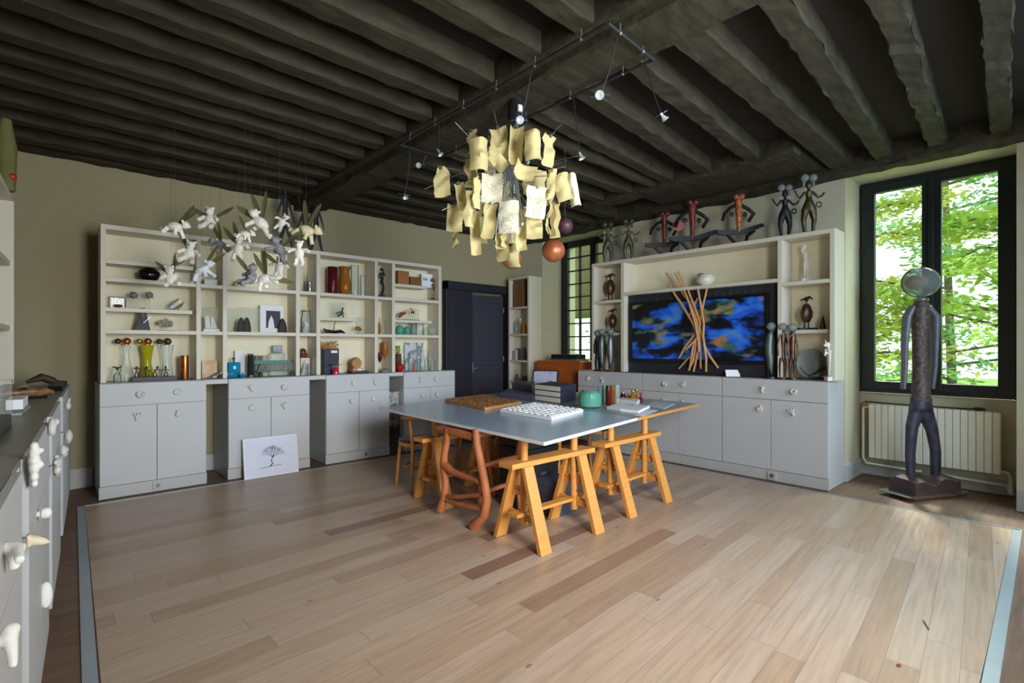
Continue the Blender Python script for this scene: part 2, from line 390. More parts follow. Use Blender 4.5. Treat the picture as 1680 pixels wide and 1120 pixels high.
# near wall, behind the viewer, with its two tall windows
g = G().box(-1.2, .9, WN-.2, WN, -.1, CZ+.1).box(2.3, 3.2, WN-.2, WN, -.1, CZ+.1).box(5.0, XR, WN-.2, WN, -.1, CZ+.1)
g.box(.9, 2.3, WN-.2, WN, 3.0, CZ+.1).box(3.2, 5.0, WN-.2, WN, 3.0, CZ+.1).box(.9, 2.3, WN-.2, WN, -.1, .8).box(3.2, 5.0, WN-.2, WN, -.1, .3)
struct(g.build('wall_near', M_wall))
struct(B(-1.4, XR+.3, WN-.3, WA+.3, CZ, CZ+.2).build('ceiling', M_ceil))

# beams: a main girder running away from the viewer with a ledger on each flank, joists across
def rough_beam(p0, p1, wd, ht, name, seg=26, amp=.012):
    "hewn beam; p0, p1 on its underside centre line"
    p0 = Vector(p0); p1 = Vector(p1); d = (p1-p0); a = d.normalized().cross(Vector((0,0,1))); rows = []
    sd = R.random()*50
    for i in range(seg+1):
        c = p0 + d*(i/seg); j = lambda k: noise.noise(Vector((i*.7+sd, k*3.1, sd)))*amp
        pts = [(-.5, 1), (-.5, .06), (-.46, .0), (.46, 0), (.5, .06), (.5, 1)]
        rows.append([c + a*(q*wd + (j(k) if t < .5 else 0)) + Vector((0, 0, t*ht + (j(k+9) if t < .5 else 0))) for k, (q, t) in enumerate(pts)])
    g = G().sheet(rows); n = len(rows[0]); L = len(rows)
    g.f += [tuple(range(n)), tuple((L-1)*n+k for k in range(n-1, -1, -1))]
    return g.build(name, M_dark)
tn = [5]
def trim(o): o.name = 'trim_%d' % tn[0]; WM[o.name] = WM.get(o.name, o.matrix_world.copy()); tn[0] += 1; return struct(o)
JZ = 3.08
trim(rough_beam((2.38, WN, 2.99), (2.38, WA, 2.99), .25, .32, 'girder', 40, .02))
trim(rough_beam((2.225, WN, 3.06), (2.225, WA, 3.06), .085, .24, 'ledger', 30, .008))
trim(rough_beam((2.60, 0.9, 3.06), (2.60, WA, 3.06), .10, .24, 'ledger', 30, .008))
ends = [((862.9,102),(664,0)),((790,148.6),(461,0)),((734,177),(286,0)),((695.7,203.4),(140,0)),((652.9,227.7),(0,11)),((620,247),(0,67)),((585.7,263.7),(0,100)),((560,283.4),(0,137)),((537,297),(0,173)),((514,308.6),(0,200))]
ys = [onz(*a, JZ).y for a, b in ends]
ys2 = [onz(*b, JZ).y for a, b in ends]
ys = [ys[0]-.78, ys[0]-.39] + ys + [6.06]; ys2 = [ys2[0]-.78, ys2[0]-.39] + ys2 + [6.06]
for i, (y1, y0) in enumerate(zip(ys, ys2)):
    wdt = .13 if i % 3 else .15
    trim(rough_beam((-.75, y0-wdt/2-.02, JZ), (2.2, y1-wdt/2, JZ), wdt, CZ-JZ+.01, 'joist', 24, .012))
for (a, b, wdt, amp) in (((1124,83),(1371,281),.19,.012), ((1258.6,21),(1442,268),.14,.018), ((1428.6,0),(1527,246),.13,.03), ((1611,0),(1627,221),.12,.02)):
    p = onz(*a, JZ); q = onz(*b, JZ); s = (q.y-p.y)/(q.x-p.x)
    y0 = p.y - s*(p.x-2.65) - wdt*.4; y1 = p.y + s*(5.78-p.x) - wdt*.4
    trim(rough_beam((2.65, y0, JZ), (5.85, y1, JZ), wdt, CZ-JZ+.01, 'joist', 34, amp))
trim(rough_beam((2.45, -.25, JZ), (5.85, -.1, JZ), .13, CZ-JZ+.01, 'joist', 24, .02))
for (a, b, wdt) in (((1034,121),(1228.6,267),.13), ((945.7,161.4),(1148.6,287),.14), ((877,197),(1105.7,307),.12)):
    p = onz(*a, JZ); q = onz(*b, JZ); s = (q.y-p.y)/(q.x-p.x)
    trim(rough_beam((2.65, p.y - s*(p.x-2.65)-wdt/2, JZ), (4.98, q.y-wdt/2+.02, JZ), wdt, CZ-JZ+.01, 'joist', 26, .014))
# round log joist
lg = G().tube([(2.6+i*.24, 3.0+.012*i+.01*math.sin(i*2), JZ+.07) for i in range(11)], [.075+.01*math.sin(i*1.7) for i in range(11)], 14)
trim(lg.build('joist', M_dark))
for y in (3.42, 3.82, 4.22, 4.62, 5.02, 5.42, 5.80, 6.12):
    trim(rough_beam((2.65, y, JZ), (5.0 if y < 4 else 5.85, y+.02, JZ), .13, CZ-JZ+.01, 'joist', 22, .014))
# trimmer in front of the old hearth and its lowered panel; wall plates
trim(rough_beam((4.93, 1.66, 3.045), (5.02, 4.1, 3.045), .16, .25, 'trimmer', 26, .015))
trim(B(5.0, 5.9, 1.68, 3.42, 3.09, 3.16).build('hearth_panel', M_dark))
trim(rough_beam((5.83, WN, 3.02), (5.83, WA, 3.02), .19, .28, 'plate', 60, .03))
trim(rough_beam((-.8, 6.32, 3.105), (5.9, 6.32, 3.09), .17, .2, 'plate', 60, .02))
# baseboards
struct(B(-.4, .36, WA-.02, WA, 0, .19).build('baseboard_back', M_base, bevel=.004))
struct(G().box(1.2, 1.395, WA-.02, WA, 0, .17).box(2.2, 2.39, WA-.02, WA, 0, .17).box(3.2, 3.4, WA-.02, WA, 0, .17).build('baseboard_back', M_base))
struct(G().box(XR-.055, XR-.03, W1a, W1b, 0, .13).box(WB-.02, WB, 1.55, 1.58, 0, .17).box(WB-.01, XR-.03, W1b-.02, W1b, 0, .17).box(WB-.02, WB, WN, W1a, 0, .17).build('baseboard_right', M_base, bevel=.003))

# window 1 : a black two-leaf casement
def casement():
    x0, x1 = XR-.08, XR-.02; z0, z1 = .87, HD+.02
    f = struct(G().box(x0, x1, W1a+.005, W1a+.05, z0, z1).box(x0, x1, W1b-.05, W1b-.005, z0, z1).box(x0, x1, W1a+.05, W1b-.05, z0, z0+.05).box(x0, x1, W1a+.05, W1b-.05, z1-.05, z1).build('window_1', M_winf, bevel=.004))
    def leaf(ya, yb, ga, gb, hinge):
        s = G().box(x0-.03, x1-.02, ya, ga, z0+.04, z1-.04).box(x0-.03, x1-.02, gb, yb, z0+.04, z1-.04).box(x0-.03, x1-.02, ga, gb, z0+.04, .99).box(x0-.03, x1-.02, ga, gb, 2.94, z1-.04)
        s = s.build('sash', M_winf, f, bevel=.004)
        B(x0-.005, x0+.003, ga, gb, .99, 2.94).build('pane', G_pane, s)
        for z in (1.15, 1.75, 2.3, 2.75): B(x0-.045, x0-.03, hinge-.01, hinge+.01, z, z+.09).build('hinge', M_black, s)
    leaf(.95, W1b-.03, 1.024, 1.413, W1b-.04); leaf(W1a+.03, .945, .478, .874, W1a+.045)
    B(x0-.055, x0-.03, .93, .97, z0+.05, z1-.05).build('cover_strip', M_winf, f, bevel=.003)
casement()
# window 2 : small-paned, partly behind the shelving
def paned():
    x0, x1 = XR-.14, XR-.08; z0, z1 = 1.0, 3.05
    f = G().box(x0, x1, W2a, W2a+.06, z0, z1).box(x0, x1, W2b-.14, W2b, z0, z1).box(x0, x1, W2a, W2b, z0, z0+.07).box(x0, x1, W2a, W2b, z1-.1, z1).box(x0-.01, x1, 5.03, 5.14, z0, z1)
    f = struct(f.build('window_2', M_winf))
    b = G()
    for y in (5.37, 4.82): b.box(x0+.01, x1-.01, y-.012, y+.012, z0, z1)
    for k in range(1, 9): b.box(x0+.01, x1-.01, W2a+.05, W2b-.1, z0+.07+k*.213, z0+.09+k*.213)
    b.build('glazing_bars', M_winf, f)
    B(x0+.02, x0+.026, W2a+.05, W2b-.1, z0+.05, z1-.05).build('pane', G_pane, f)
    struct(B(XR-.3, XR-.03, W2a, W2b, .97, 1.0).build('window_sill', M_base))
paned()
# doors in the back wall
f = struct(G().box(4.435, 4.47, 6.30, 6.44, 0, 2.33).box(5.66, 5.745, 6.30, 6.44, 0, 2.33).box(4.435, 5.745, 6.30, 6.44, 2.205, 2.33).build('door_1', M_indigo, bevel=.004))
d = B(4.47, 4.955, 6.34, 6.38, 0.005, 2.205).build('fixed_leaf', M_indigo, f, bevel=.003)
G().box(4.53, 4.90, 6.328, 6.342, 1.05, 2.12).box(4.53, 4.90, 6.328, 6.342, .14, .80).box(4.53, 4.90, 6.328, 6.342, .86, .99).build('raised_panels', M_indigo, d, bevel=.004)
LMx = Matrix.Translation((5.645, 6.40, 0)) @ RZ(math.radians(-14))
d = G(LMx).box(-.62, 0, 0, .035, .005, 2.17).build('open_leaf', M_indigo, f, bevel=.003)
G(LMx).box(-.54, -.08, -.012, 0, 1.12, 2.06).box(-.54, -.08, -.012, 0, .15, .78).box(-.54, -.08, -.012, 0, .84, 1.05).build('raised_panels', M_indigo, d, bevel=.004)
G(LMx).box(-.6, -.55, -.02, 0, .93, 1.08).tube([(-.575, -.02, 1.0), (-.575, -.05, 1.0), (-.50, -.055, 1.0)], .009).build('handle', M_grey, d)
for z in (.3, 1.1, 1.9): G(LMx).tube([(.005, -.008, z), (.005, -.008, z+.09)], .008).build('hinge', M_grey, d)
struct(G().box(4.4, 5.8, 7.6, 7.7, 0, 2.8).box(4.3, 4.4, 6.56, 7.6, 0, 2.8).box(5.8, 5.9, 6.56, 7.6, 0, 2.8).box(4.3, 5.9, 6.56, 7.7, 2.6, 2.7).build('wall_hall', M_reveal))

# garden outside the right-hand windows
M_grass = mat('garden_grass', S(120, 160, 60), .9, var=.3, scale=3)
B(7.0, 40, -25, 30, -.9, -.5).build('floor', M_grass); o = bpy.data.objects['floor.002']; o.name = 'garden_lawn'; WM[o.name] = WM['floor.002']; struct(o)
M_bark = mat('tree_bark', S(110, 100, 84), .9, var=.3, scale=10)
def leafmat(n_, c): 
    m = mat(n_, c, .6, var=.25, scale=1.5); nt_ = m.node_tree; p = nt_.nodes['Principled BSDF']
    tr = nt_.nodes.new('ShaderNodeBsdfTranslucent'); ms = nt_.nodes.new('ShaderNodeMixShader'); ms.inputs[0].default_value = .5
    lk = p.inputs['Base Color'].links[0].from_socket; nt_.links.new(lk, tr.inputs[0])
    nt_.links.new(p.outputs[0], ms.inputs[1]); nt_.links.new(tr.outputs[0], ms.inputs[2]); nt_.links.new(ms.outputs[0], nt_.nodes['Material Output'].inputs[0]); return m
LV = [leafmat('spring_green_leaves', S(190, 214, 110)), leafmat('mid_green_leaves', S(160, 200, 130)), leafmat('yellow_green_leaves', S(214, 220, 120)), leafmat('blue_green_leaves', S(166, 204, 168))]
def leaves(g, c, r, n, sz, flat=.45):
    for _ in range(n):
        v = Vector((R.gauss(0, 1), R.gauss(0, 1), R.gauss(0, 1))); v.normalize(); v *= R.random()**.4
        p = Vector(c)+Vector((v.x*r, v.y*r, v.z*r*flat)); a = Vector((R.uniform(-1,1), R.uniform(-1,1), R.uniform(-.35,.35))).normalized()
        b = a.cross(Vector((R.uniform(-.4,.4), R.uniform(-.4,.4), 1))).normalized(); s = sz*R.uniform(.6, 1.3)
        g.add([p-a*s, p+b*s*.45, p+a*s, p-b*s*.45], [(0,1,2,3)])
def tree(label, base, h, spread, nb, lm, n=60, sz=.06, lo=.15, group=None, sd=0):
    t = thing('garden_tree', label, 'tree', base, group=group); base = Vector(base); tr = G(); lg = G(); rr = random.Random(sd)
    tr.tube([base, base+Vector((.05,.1,h*.4)), base+Vector((-.1,.15,h*.8)), base+Vector((0,.1,h))], [.10,.075,.05,.02])
    for i in range(nb):
        z = h*(lo+(1-lo)*i/nb); a = rr.uniform(0, 6.28); L = spread*rr.uniform(.6, 1.1)
        p0 = base+Vector((0,.12,z)); p1 = p0+Vector((math.cos(a)*L*.5, math.sin(a)*L*.5, .2)); p2 = p0+Vector((math.cos(a)*L, math.sin(a)*L, rr.uniform(-.1,.4)))
        tr.tube([p0,p1,p2], [.035,.022,.008], 5)
        for q in (.35,.6,.85,1.05):
            leaves(lg, p0.lerp(p2, q)+Vector((rr.uniform(-.3,.3), rr.uniform(-.3,.3), .05)), spread*.3, n, sz, .35)
    tr.build('trunk', M_bark, t); lg.build('foliage', lm, t); return t
tree('pale green maple with layered branches close outside the right pane', (9.6, .25, -.5), 5.2, 1.5, 22, LV[0], 125, .07, .1, sd=1)
tree('yellow-green maple just outside the left pane of the casement', (10.4, 2.7, -.5), 5.4, 1.5, 24, LV[2], 125, .07, .1, sd=2)
tree('tall mid-green tree further back behind the two maples', (15.5, 1.9, -.5), 8.0, 2.4, 24, LV[1], 90, .1, .1, sd=3)
tree('blue-green tree far back filling the upper left pane', (19, 6.5, -.5), 9.5, 2.7, 24, LV[3], 90, .11, .1, sd=4)
tree('blue-green tree far back filling the upper right pane', (17, -2.0, -.5), 8.5, 2.4, 22, LV[3], 100, .1, .2, sd=5)
for k, (x, y, r, lm, lab) in enumerate(((8.6, 1.9, .95, LV[0], 'low leafy bush outside below the left pane'), (8.9, .1, 1.0, LV[2], 'low yellow-green bush outside below the right pane'), (8.4, .95, .55, LV[1], 'small green bush between the two low bushes'), (9.0, 7.2, 1.2, LV[0], 'round green bush seen through the small-paned window'), (9.6, 8.6, 1.5, LV[1], 'darker bush beside it behind the small-paned window'))):
    g = G(); leaves(g, (x, y, .1), r*1.5, 900, .08, .9); g.v = [v if v.z > -.5 else Vector((v.x, v.y, -.49)) for v in g.v]
    t = thing('garden_bush', lab, 'bush', (x, y, -.5)); g.build('foliage', lm, t)
    s = G()
    for a in range(6): s.tube([(x, y, -.5), (x+math.cos(a)*r*.5, y+math.sin(a)*r*.5, .4)], [.02, .008], 5)
    s.build('stems', M_bark, t)

t = thing('window_dark_screen', 'added olive screen on posts, darkening the upper panes of the small-paned window', 'screen', (9.0, 7.6, -.5)); M_ol = mat('olive_screen_boards', S(104, 98, 62), .8, var=.3, scale=5, stretch=(1, 8, 1))  # screen added outside; darkens the upper panes like dim reflecting glass
G().box(8.2, 9.6, 5.6, 10.5, 2.02, 4.2).build('screen_slab', M_ol, t)
for x, y in ((8.3, 5.7), (8.3, 8.0), (8.3, 10.4)): G().box(x, x+.12, y, y+.12, -.5, 2.02).build('post', M_ol, t)

# ================================================================ BUILT-IN FURNITURE
AM = Matrix.Translation((0, 5.788, 0))
BM = Matrix.Translation((5.43, 4.586, 0)) @ Matrix(((0, 1, 0, 0), (-1, 0, 0, 0), (0, 0, 1, 0), (0, 0, 0, 1)))
# plaster casts used as handles: a dozen different small shapes, all facing -y
def cast_mesh(k):
    r = random.Random(k*5+3); g = G(); kind = k % 8; r.random()
    if kind == 0:      # curled shell
        for i in range(9):
            a = i*.75; q = .006+.0026*i; g.ball((math.cos(a)*q, -.016-.001*i, math.sin(a)*q), .008+.0009*i)
    elif kind == 1:    # small hand
        g.ball((0, -.016, -.012), (.02, .013, .022))
        for i in range(4): g.tube([(-.014+i*.0095, -.018, .002), (-.017+i*.0115, -.022, .024+.006*(1.5-abs(i-1.5)))], [.0056, .0045], 8)
        g.tube([(.016, -.016, -.016), (.031, -.02, .004)], [.006, .0045], 8)
    elif kind == 2:    # acorn / shell cone
        g.lathe([(.004, -.036), (.018, -.02), (.024, .0), (.02, .018), (.008, .034), (.001, .036)], (0, -.018, 0), 12, sy=.7)
    elif kind == 3:    # ammonite disc
        g.lathe([(.001, 0), (.026, .003), (.03, .012), (.022, .02), (.012, .017), (.001, .022)], (0, 0, 0), 16, M=RX(math.pi/2).to_3x3())
        g.ball((.02, -.016, .018), .012)
    elif kind == 4:    # little torso
        g.ball((0, -.016, .012), (.018, .012, .016)); g.ball((0, -.016, -.012), (.016, .012, .018))
        g.ball((-.018, -.014, .024), .008); g.ball((.018, -.014, .024), .008); g.ball((.008, -.014, -.032), .009)
    elif kind == 5:    # mask with nose
        g.ball((0, -.012, 0), (.022, .014, .03)); g.ball((0, -.028, -.002), (.005, .006, .01)); g.ball((-.009, -.022, .01), .005); g.ball((.009, -.022, .01), .005); g.ball((0, -.02, -.016), (.009, .006, .004))
    elif kind == 6:    # coral branch
        for a in (-.5, .1, .6): g.tube([(0, -.012, -.03), (a*.02, -.018, 0), (a*.05, -.024, .03)], [.009, .007, .005], 8)
        g.ball((0, -.012, -.03), .013)
    else:              # flat round knob
        g.lathe([(.012, 0), (.012, .01), (.026, .014), (.028, .024), (.018, .031), (.001, .032)], (0, 0, 0), 16, M=RX(math.pi/2).to_3x3())
    o = g.build('cast', mat('aged_plaster_cast', S(208, 205, 196), .7, var=.08, scale=40, bump=.2), remesh=.0028); me = o.data
    # keep geometry relative to the face it is screwed to
    off = o.matrix_world.translation.copy()
    for v in me.vertices: v.co += off
    bpy.data.objects.remove(o); return me
CAST = [cast_mesh(k) for k in range(8)]
kn = [0]
def knob(parent, M, x, z, y=-.02, s=1.0, label=None, me=None):
    o = bpy.data.objects.new('knob', me or CAST[(kn[0]*3+kn[0]//5) % 8]); kn[0] += 1; COL.objects.link(o)
    Wm = M @ Matrix.Translation((x, y, z)) @ RY(R.uniform(-.4, .4)) @ Matrix.Scale(s, 4)
    o.parent = parent; o.matrix_parent_inverse = Matrix.Identity(4); o.matrix_local = WM[parent.name].inverted() @ Wm; WM[o.name] = Wm
    if label: o['label'] = label
    return o
def socket(parent, M, x, z, y=-.02):
    s = B(x-.04, x+.04, y-.012, y, z-.04, z+.04, M).build('socket', M_base, parent, bevel=.003)
    G(M).lathe([(.001, 0), (.02, 0), (.021, .004), (.001, .003)], (x, y-.012, z), 14, M=RX(math.pi/2).to_3x3()).build('socket_hole', M_grey, s)
def cabinet(M, x0, x1, depth, label, zt=1.02, zd=.815, zp=.11, knobs=(), dk=(), split=None, sock=None, group=None):
    t = thing('base_cabinet', label, 'cabinet', M @ Vector(((x0+x1)/2, depth/2, 0)), M, group)
    G(M).box(x0, x1, 0, depth, zp, zt-.002).box(x0+.001, x1-.001, .012, depth, .001, zp).build('carcass', M_front, t, bevel=.0015)
    B(x0-.005, x1+.005, -.016, .0, 0.001, zp-.002, M).build('plinth', M_base, t, bevel=.003)
    d = B(x0+.002, x1-.002, -.02, 0, zd+.003, zt-.003, M).build('drawer', M_front, t, bevel=.0015)
    for x in (knobs or (x0+(x1-x0)*.3, x0+(x1-x0)*.68)): knob(d, M, x, (zd+zt)/2, s=1.05)
    m = split or (x0+x1)/2
    dk = dk or (m-.2*(x1-x0), m+.2*(x1-x0))
    for a, b, k in ((x0+.002, m-.0025, dk[0]), (m+.0025, x1-.002, dk[1])):
        q = B(a, b, -.02, 0, zp+.003, zd-.003, M).build('door', M_front, t, bevel=.0015); knob(q, M, k, zd-.1, s=1.05)
    if sock is not None: socket(t, M, sock, .055, -.016)
    return t
cabinet(AM, .374, 1.197, .59, 'white base cabinet at the left end of the bookcase wall, socket in its plinth', knobs=(.66, .95), dk=(.64, .96), split=.793, sock=.80)
cabinet(AM, 1.392, 2.209, .59, 'white base cabinet behind the leaning framed tree drawing', knobs=(1.60, 1.93), dk=(1.61, 1.93))
cabinet(AM, 2.397, 3.200, .59, 'white base cabinet under the dark blue tall box, left of the driftwood panel', knobs=(2.72, 3.0), dk=(2.70, 2.98), sock=2.88)
cabinet(AM, 3.403, 4.203, .59, 'white base cabinet nearest the dark door, under the clear glass bottles', knobs=(3.65, 3.88), dk=(3.66, 3.90))
g = B(.374, 4.203, .002, .61, .992, 1.018, AM)
for a, b in ((1.197, 1.392), (2.209, 2.397), (3.2, 3.403)): g.box(a, b, 0, .02, .955, .992)
g = G(AM)
g.box(.374, 4.203, .006, .60, 1.020, 1.024)
tag(g.build('worktop', M_top), 'long grey worktop strip running over the four base cabinets of the bookcase wall', 'worktop')
for k, (a, b) in enumerate(((1.197, 1.392), (2.209, 2.397), (3.2, 3.403))):
    g = B(a+.001, b-.001, 0, .59, .975, 1.018, AM); tag(g.build('bridging_panel', M_front), ('white panel bridging the niche right of the leftmost bookcase cabinet', 'white panel bridging the niche behind the leaning tree drawing', 'white panel bridging the niche above the carved driftwood')[k], 'panel')
def shelving(M, x0, x1, depth, z0, z1, ups, shelves, label, cat='bookcase', parts=()):
    t = thing('bookcase', label, cat, M @ Vector(((x0+x1)/2, .02, z0)), M)
    G(M).box(x0, x1, depth-.012, depth, z0, z1).build('back_panel', M_back, t)
    g = G(M).box(x0, x1, .01, depth-.012, z1-.042, z1)
    for a, b in ups: g.box(a, b, .01, depth-.012, z0, z1-.042)
    g.build('frame', M_white, t, bevel=.0015)
    for a, b, z, *r in shelves:
        th = .036; B(a, b, .012 if not r else r[0], depth-.012, z-th, z, M).build('shelf', M_white, t, bevel=.0015)
    return t
UA = [(.383,.421),(1.116,1.155),(1.348,1.387),(2.070,2.112),(2.298,2.34),(3.016,3.057),(3.254,3.296),(3.955,3.998)]
SA = []
for i in range(7):
    a = UA[i][1]+.0005; b = UA[i+1][0]-.0005
    SA += [(a, b, 1.965), (a, b, 1.50)]
SA += [(.4215, 1.10, 2.13, .05), (.4215, 1.09, 1.70, .05), (2.3405, 2.80, 1.685, .03), (3.2965, 3.80, 2.15, .05), (3.2965, 3.86, 1.69, .03)]
shelving(AM, .383, 3.998, .30, 1.026, 2.433, UA, SA, 'wide white open bookcase of seven bays standing over the cabinets on the back wall')

# right-hand wall unit
for k, (x0, x1, sp_, kk, dk, so, lab) in enumerate((
    (0, 1.012, .50, (.18, .42), (.33, .70), None, 'white base cabinet furthest from the window, behind the glass jars on the table'),
    (1.016, 2.012, 1.497, (1.33, 1.56), (1.33, 1.56), None, 'white base cabinet in the middle of the wall under the blue picture'),
    (2.016, 3.03, 2.518, (2.44, 2.73), (2.41, 2.72), 2.53, 'white base cabinet at the window end of the right wall, socket in its plinth'))):
    cabinet(BM, x0, x1, .47, lab, knobs=kk, dk=dk, split=sp_, sock=so)
tag(G(BM).box(0, 3.03, .006, .47, 1.020, 1.026).build('worktop', M_top), 'long grey worktop under the blue picture on the right-hand wall', 'worktop')
X4 = lambda y: 4.586-y
UB = [(X4(4.374), X4(4.337)), (X4(3.905), X4(3.856)), (X4(2.015), X4(1.975)), (X4(1.552), X4(1.511))]
SB = [(UB[0][1]+.001, UB[1][0]-.001, 1.95), (UB[0][1]+.001, UB[1][0]-.001, 1.53, .08), (UB[1][1]+.001, UB[2][0]-.001, 2.03), (UB[2][1]+.001, UB[3][0]-.001, 1.985), (UB[2][1]+.001, UB[3][0]-.001, 1.513, .08)]
shelving(BM, UB[0][0], UB[3][1], .30, 1.028, 2.452, UB, SB, 'white open shelving framing the blue picture on the right-hand wall')
# picture wall in the middle bay
t = thing('framed_picture', 'large abstract picture in blue and black on a black board in the middle bay', 'picture', BM@Vector((1.65, .12, 1.03)), BM)
B(UB[1][1]+.002, UB[2][0]-.002, .10, .13, 1.032, 1.992, BM).build('black_board', M_navy if 0 else mat('charcoal_board', S(38, 38, 46), .6, var=.08), t)
pa, pb = X4(3.78), X4(2.17)
g = G(BM).box(pa-.04, pa, .07, .1, 1.16, 1.90).box(pb, pb+.04, .07, .1, 1.16, 1.90).box(pa, pb, .07, .1, 1.16, 1.20).box(pa, pb, .07, .1, 1.87, 1.90)
g.build('frame', mat('gloss_black', S(14, 14, 16), .2, var=.05), t, bevel=.003)
o = B(pa, pb, .085, .1, 1.20, 1.87, BM).build('print', M_abs, t)
for i in range(20):
    x = pa+.02+i*.082
    if .80 < x-pa < 1.0: continue
    G(BM).tube([(x, .095, 1.915), (x, .075, 1.935)], .004, 6).build('peg', M_steel, t)

# tall narrow shelf in the far corner, its open side towards the room
NM = Matrix.Translation((5.614, 6.236, 0)) @ Matrix(((0, 1, 0, 0), (-1, 0, 0, 0), (0, 0, 1, 0), (0, 0, 0, 1)))
t = thing('tall_shelf', 'tall narrow white shelf unit in the far corner right of the dark door', 'shelf', NM@Vector((.24, .15, 0)), NM)
G(NM).box(0, .03, 0, .295, 0, 2.455).box(.445, .476, 0, .295, 0, 2.455).box(.03, .445, 0, .295, 2.42, 2.455).box(.03, .445, .28, .295, 0, 2.42).build('frame', M_white, t)
for z in (1.98, 1.55, 1.13, .80, .4): B(.031, .444, .004, .279, z-.03, z, NM).build('shelf', M_white, t)

# left-hand run of cabinets (front faces the room, wall slightly askew)
LMat = Matrix.Translation((.163, 5.941, 0)) @ Matrix(((.0546, -.9985, 0, 0), (.9985, .0546, 0, 0), (0, 0, 1, 0), (0, 0, 0, 1)))
LN = Vector((.9985, -.0546, 0)); LP = Vector((.163, 5.941, 0))
def lxz(px, py, off=.035):
    p = onplane(px, py, LP+LN*off, LN); q = LMat.inverted() @ p; return q.x, q.z
labs = ['white base cabinet at the far end of the left-hand run, black tray on its top', 'second white cabinet from the far end of the left-hand run, white books on it', 'third white cabinet of the left-hand run, black glass-topped box on it', 'nearest white cabinet of the left-hand run, at the picture edge']
for k, (a, b) in enumerate(((-1.477, 0), (-2.69, -1.80), (-3.865, -2.911), (-5.0, -4.055))):
    t = thing('base_cabinet', labs[k], 'cabinet', LMat@Vector(((a+b)/2, .3, 0)), LMat)
    G(LMat).box(a, b, 0, .58, .11, .9985).box(a+.01, b-.01, .03, .58, .001, .11).build('carcass', M_front, t, bevel=.0015)
    d = B(a+.002, b-.002, -.02, -.001, .79, 1.018, LMat).build('drawer', M_front, t, bevel=.0015)
    m = (a+b)/2
    d1 = B(a+.002, m-.0025, -.02, 0, .113, .784, LMat).build('door', M_front, t, bevel=.0015)
    d2 = B(m+.0025, b-.002, -.02, 0, .113, .784, LMat).build('door', M_front, t, bevel=.0015)
    if k == 0:
        x, z = lxz(110, 662); knob(d, LMat, x, z, s=1.3); x, z = lxz(110, 716); knob(d2, LMat, x, z, s=1.35, me=CAST[2]); knob(d, LMat, x-.9, z+.05, s=1.2)
    if k == 1:
        x, z = lxz(86, 700); knob(d, LMat, x, z, s=1.35, me=CAST[3]); x, z = lxz(90, 765); knob(d2, LMat, x, z, s=1.4, me=CAST[4])
    if k == 2:
        # carved head standing out from the drawer
        x, z = lxz(58, 762); g = G(LMat)
        for dz, rr_ in ((.055, .014), (.036, .018), (.014, .02), (-.01, .018), (-.034, .015), (-.055, .013)): g.ball((x+R.uniform(-.005, .005), -.032, z+dz), (rr_*1.1, rr_*.8, rr_*.9))
        g.ball((x+.006, -.046, z+.04), (.009, .009, .008)).ball((x-.006, -.046, z+.0), (.008, .01, .01)).tube([(x, -.02, z), (x, -.035, z)], .014)
        g.build('knob', M_plaster, d, remesh=.0035)['label'] = 'large white carved head knob'
        x, z = lxz(70, 842); G(LMat).lathe([(.009, 0), (.009, .009), (.016, .012), (.019, .02), (.017, .032), (.01, .038), (.001, .039)], (x, -.02, z), 20, M=RX(math.pi/2).to_3x3()).build('knob', M_plaster, d2)
        x, z = lxz(55, 885); g = G(LMat).box(x-.016, x+.016, -.028, -.02, z-.018, z+.018); g.lathe([(.015, 0), (.015, .012), (.011, .03), (.001, .048)], (x, -.028, z), 14, M=(RX(math.pi/2+.35)).to_3x3())
        g.build('knob', M_cream, d1, remesh=.0035)['label'] = 'cream pointed stone knob'
        x, z = lxz(78, 975); G(LMat).ball((x, -.03, z), (.012, .02, .05)).build('knob', M_plaster, d2)
    if k == 3:
        x, z = lxz(22, 905); g = G(LMat)
        g.lathe([(.010, -.036), (.011, -.014), (.015, -.008), (.015, -.004), (.018, .0), (.02, .008), (.02, .013), (.012, .015)], (x, -.036, z), 16)
        g.tube([(x-.004, -.036, z+.012), (x-.022, -.044, z+.010), (x-.07, -.05, z+.0)], [.012, .010, .009]).tube([(x, -.02, z+.012), (x, -.036, z+.012)], .011)
        g.build('knob', M_plaster, d, remesh=.0035)['label'] = 'large white column capital knob'
        x, z = lxz(5, 1055); g = G(LMat).tube([(x, -.02, z), (x, -.045, z+.012), (x-.012, -.05, z-.045)], [.012, .014, .008]).ball((x+.006, -.045, z+.018), .015); g.build('knob', M_plaster, d1, remesh=.005)
tag(G(LMat).box(-5.3, 0, .0, .60, .9995, 1.019).build('worktop', M_top), 'long grey worktop of the left-hand run at the picture edge', 'worktop')
t = thing('bookcase', 'white open shelving over the left-hand cabinets at the picture edge', 'bookcase', LMat@Vector((-2, .3, 1.03)), LMat)
yf = .24+.03
ux = [-.73, -1.68, -2.65, -3.6]
g = G(LMat).box(-3.64, -.73+.005, yf+.01, .58, 2.40, 2.44).box(-3.64, -.73+.005, .58, .595, 1.03, 2.44)
for x in ux: g.box(x-.038, x, yf, .58, 1.022, 2.40)
g.build('frame', M_white, t, bevel=.0015)
for i in range(3):
    a = ux[i+1]+.001; b = ux[i]-.039
    for z in (1.965, 1.50): B(a, b, yf+.02, .579, z-.036, z, LMat).build('shelf', M_white, t, bevel=.0015)

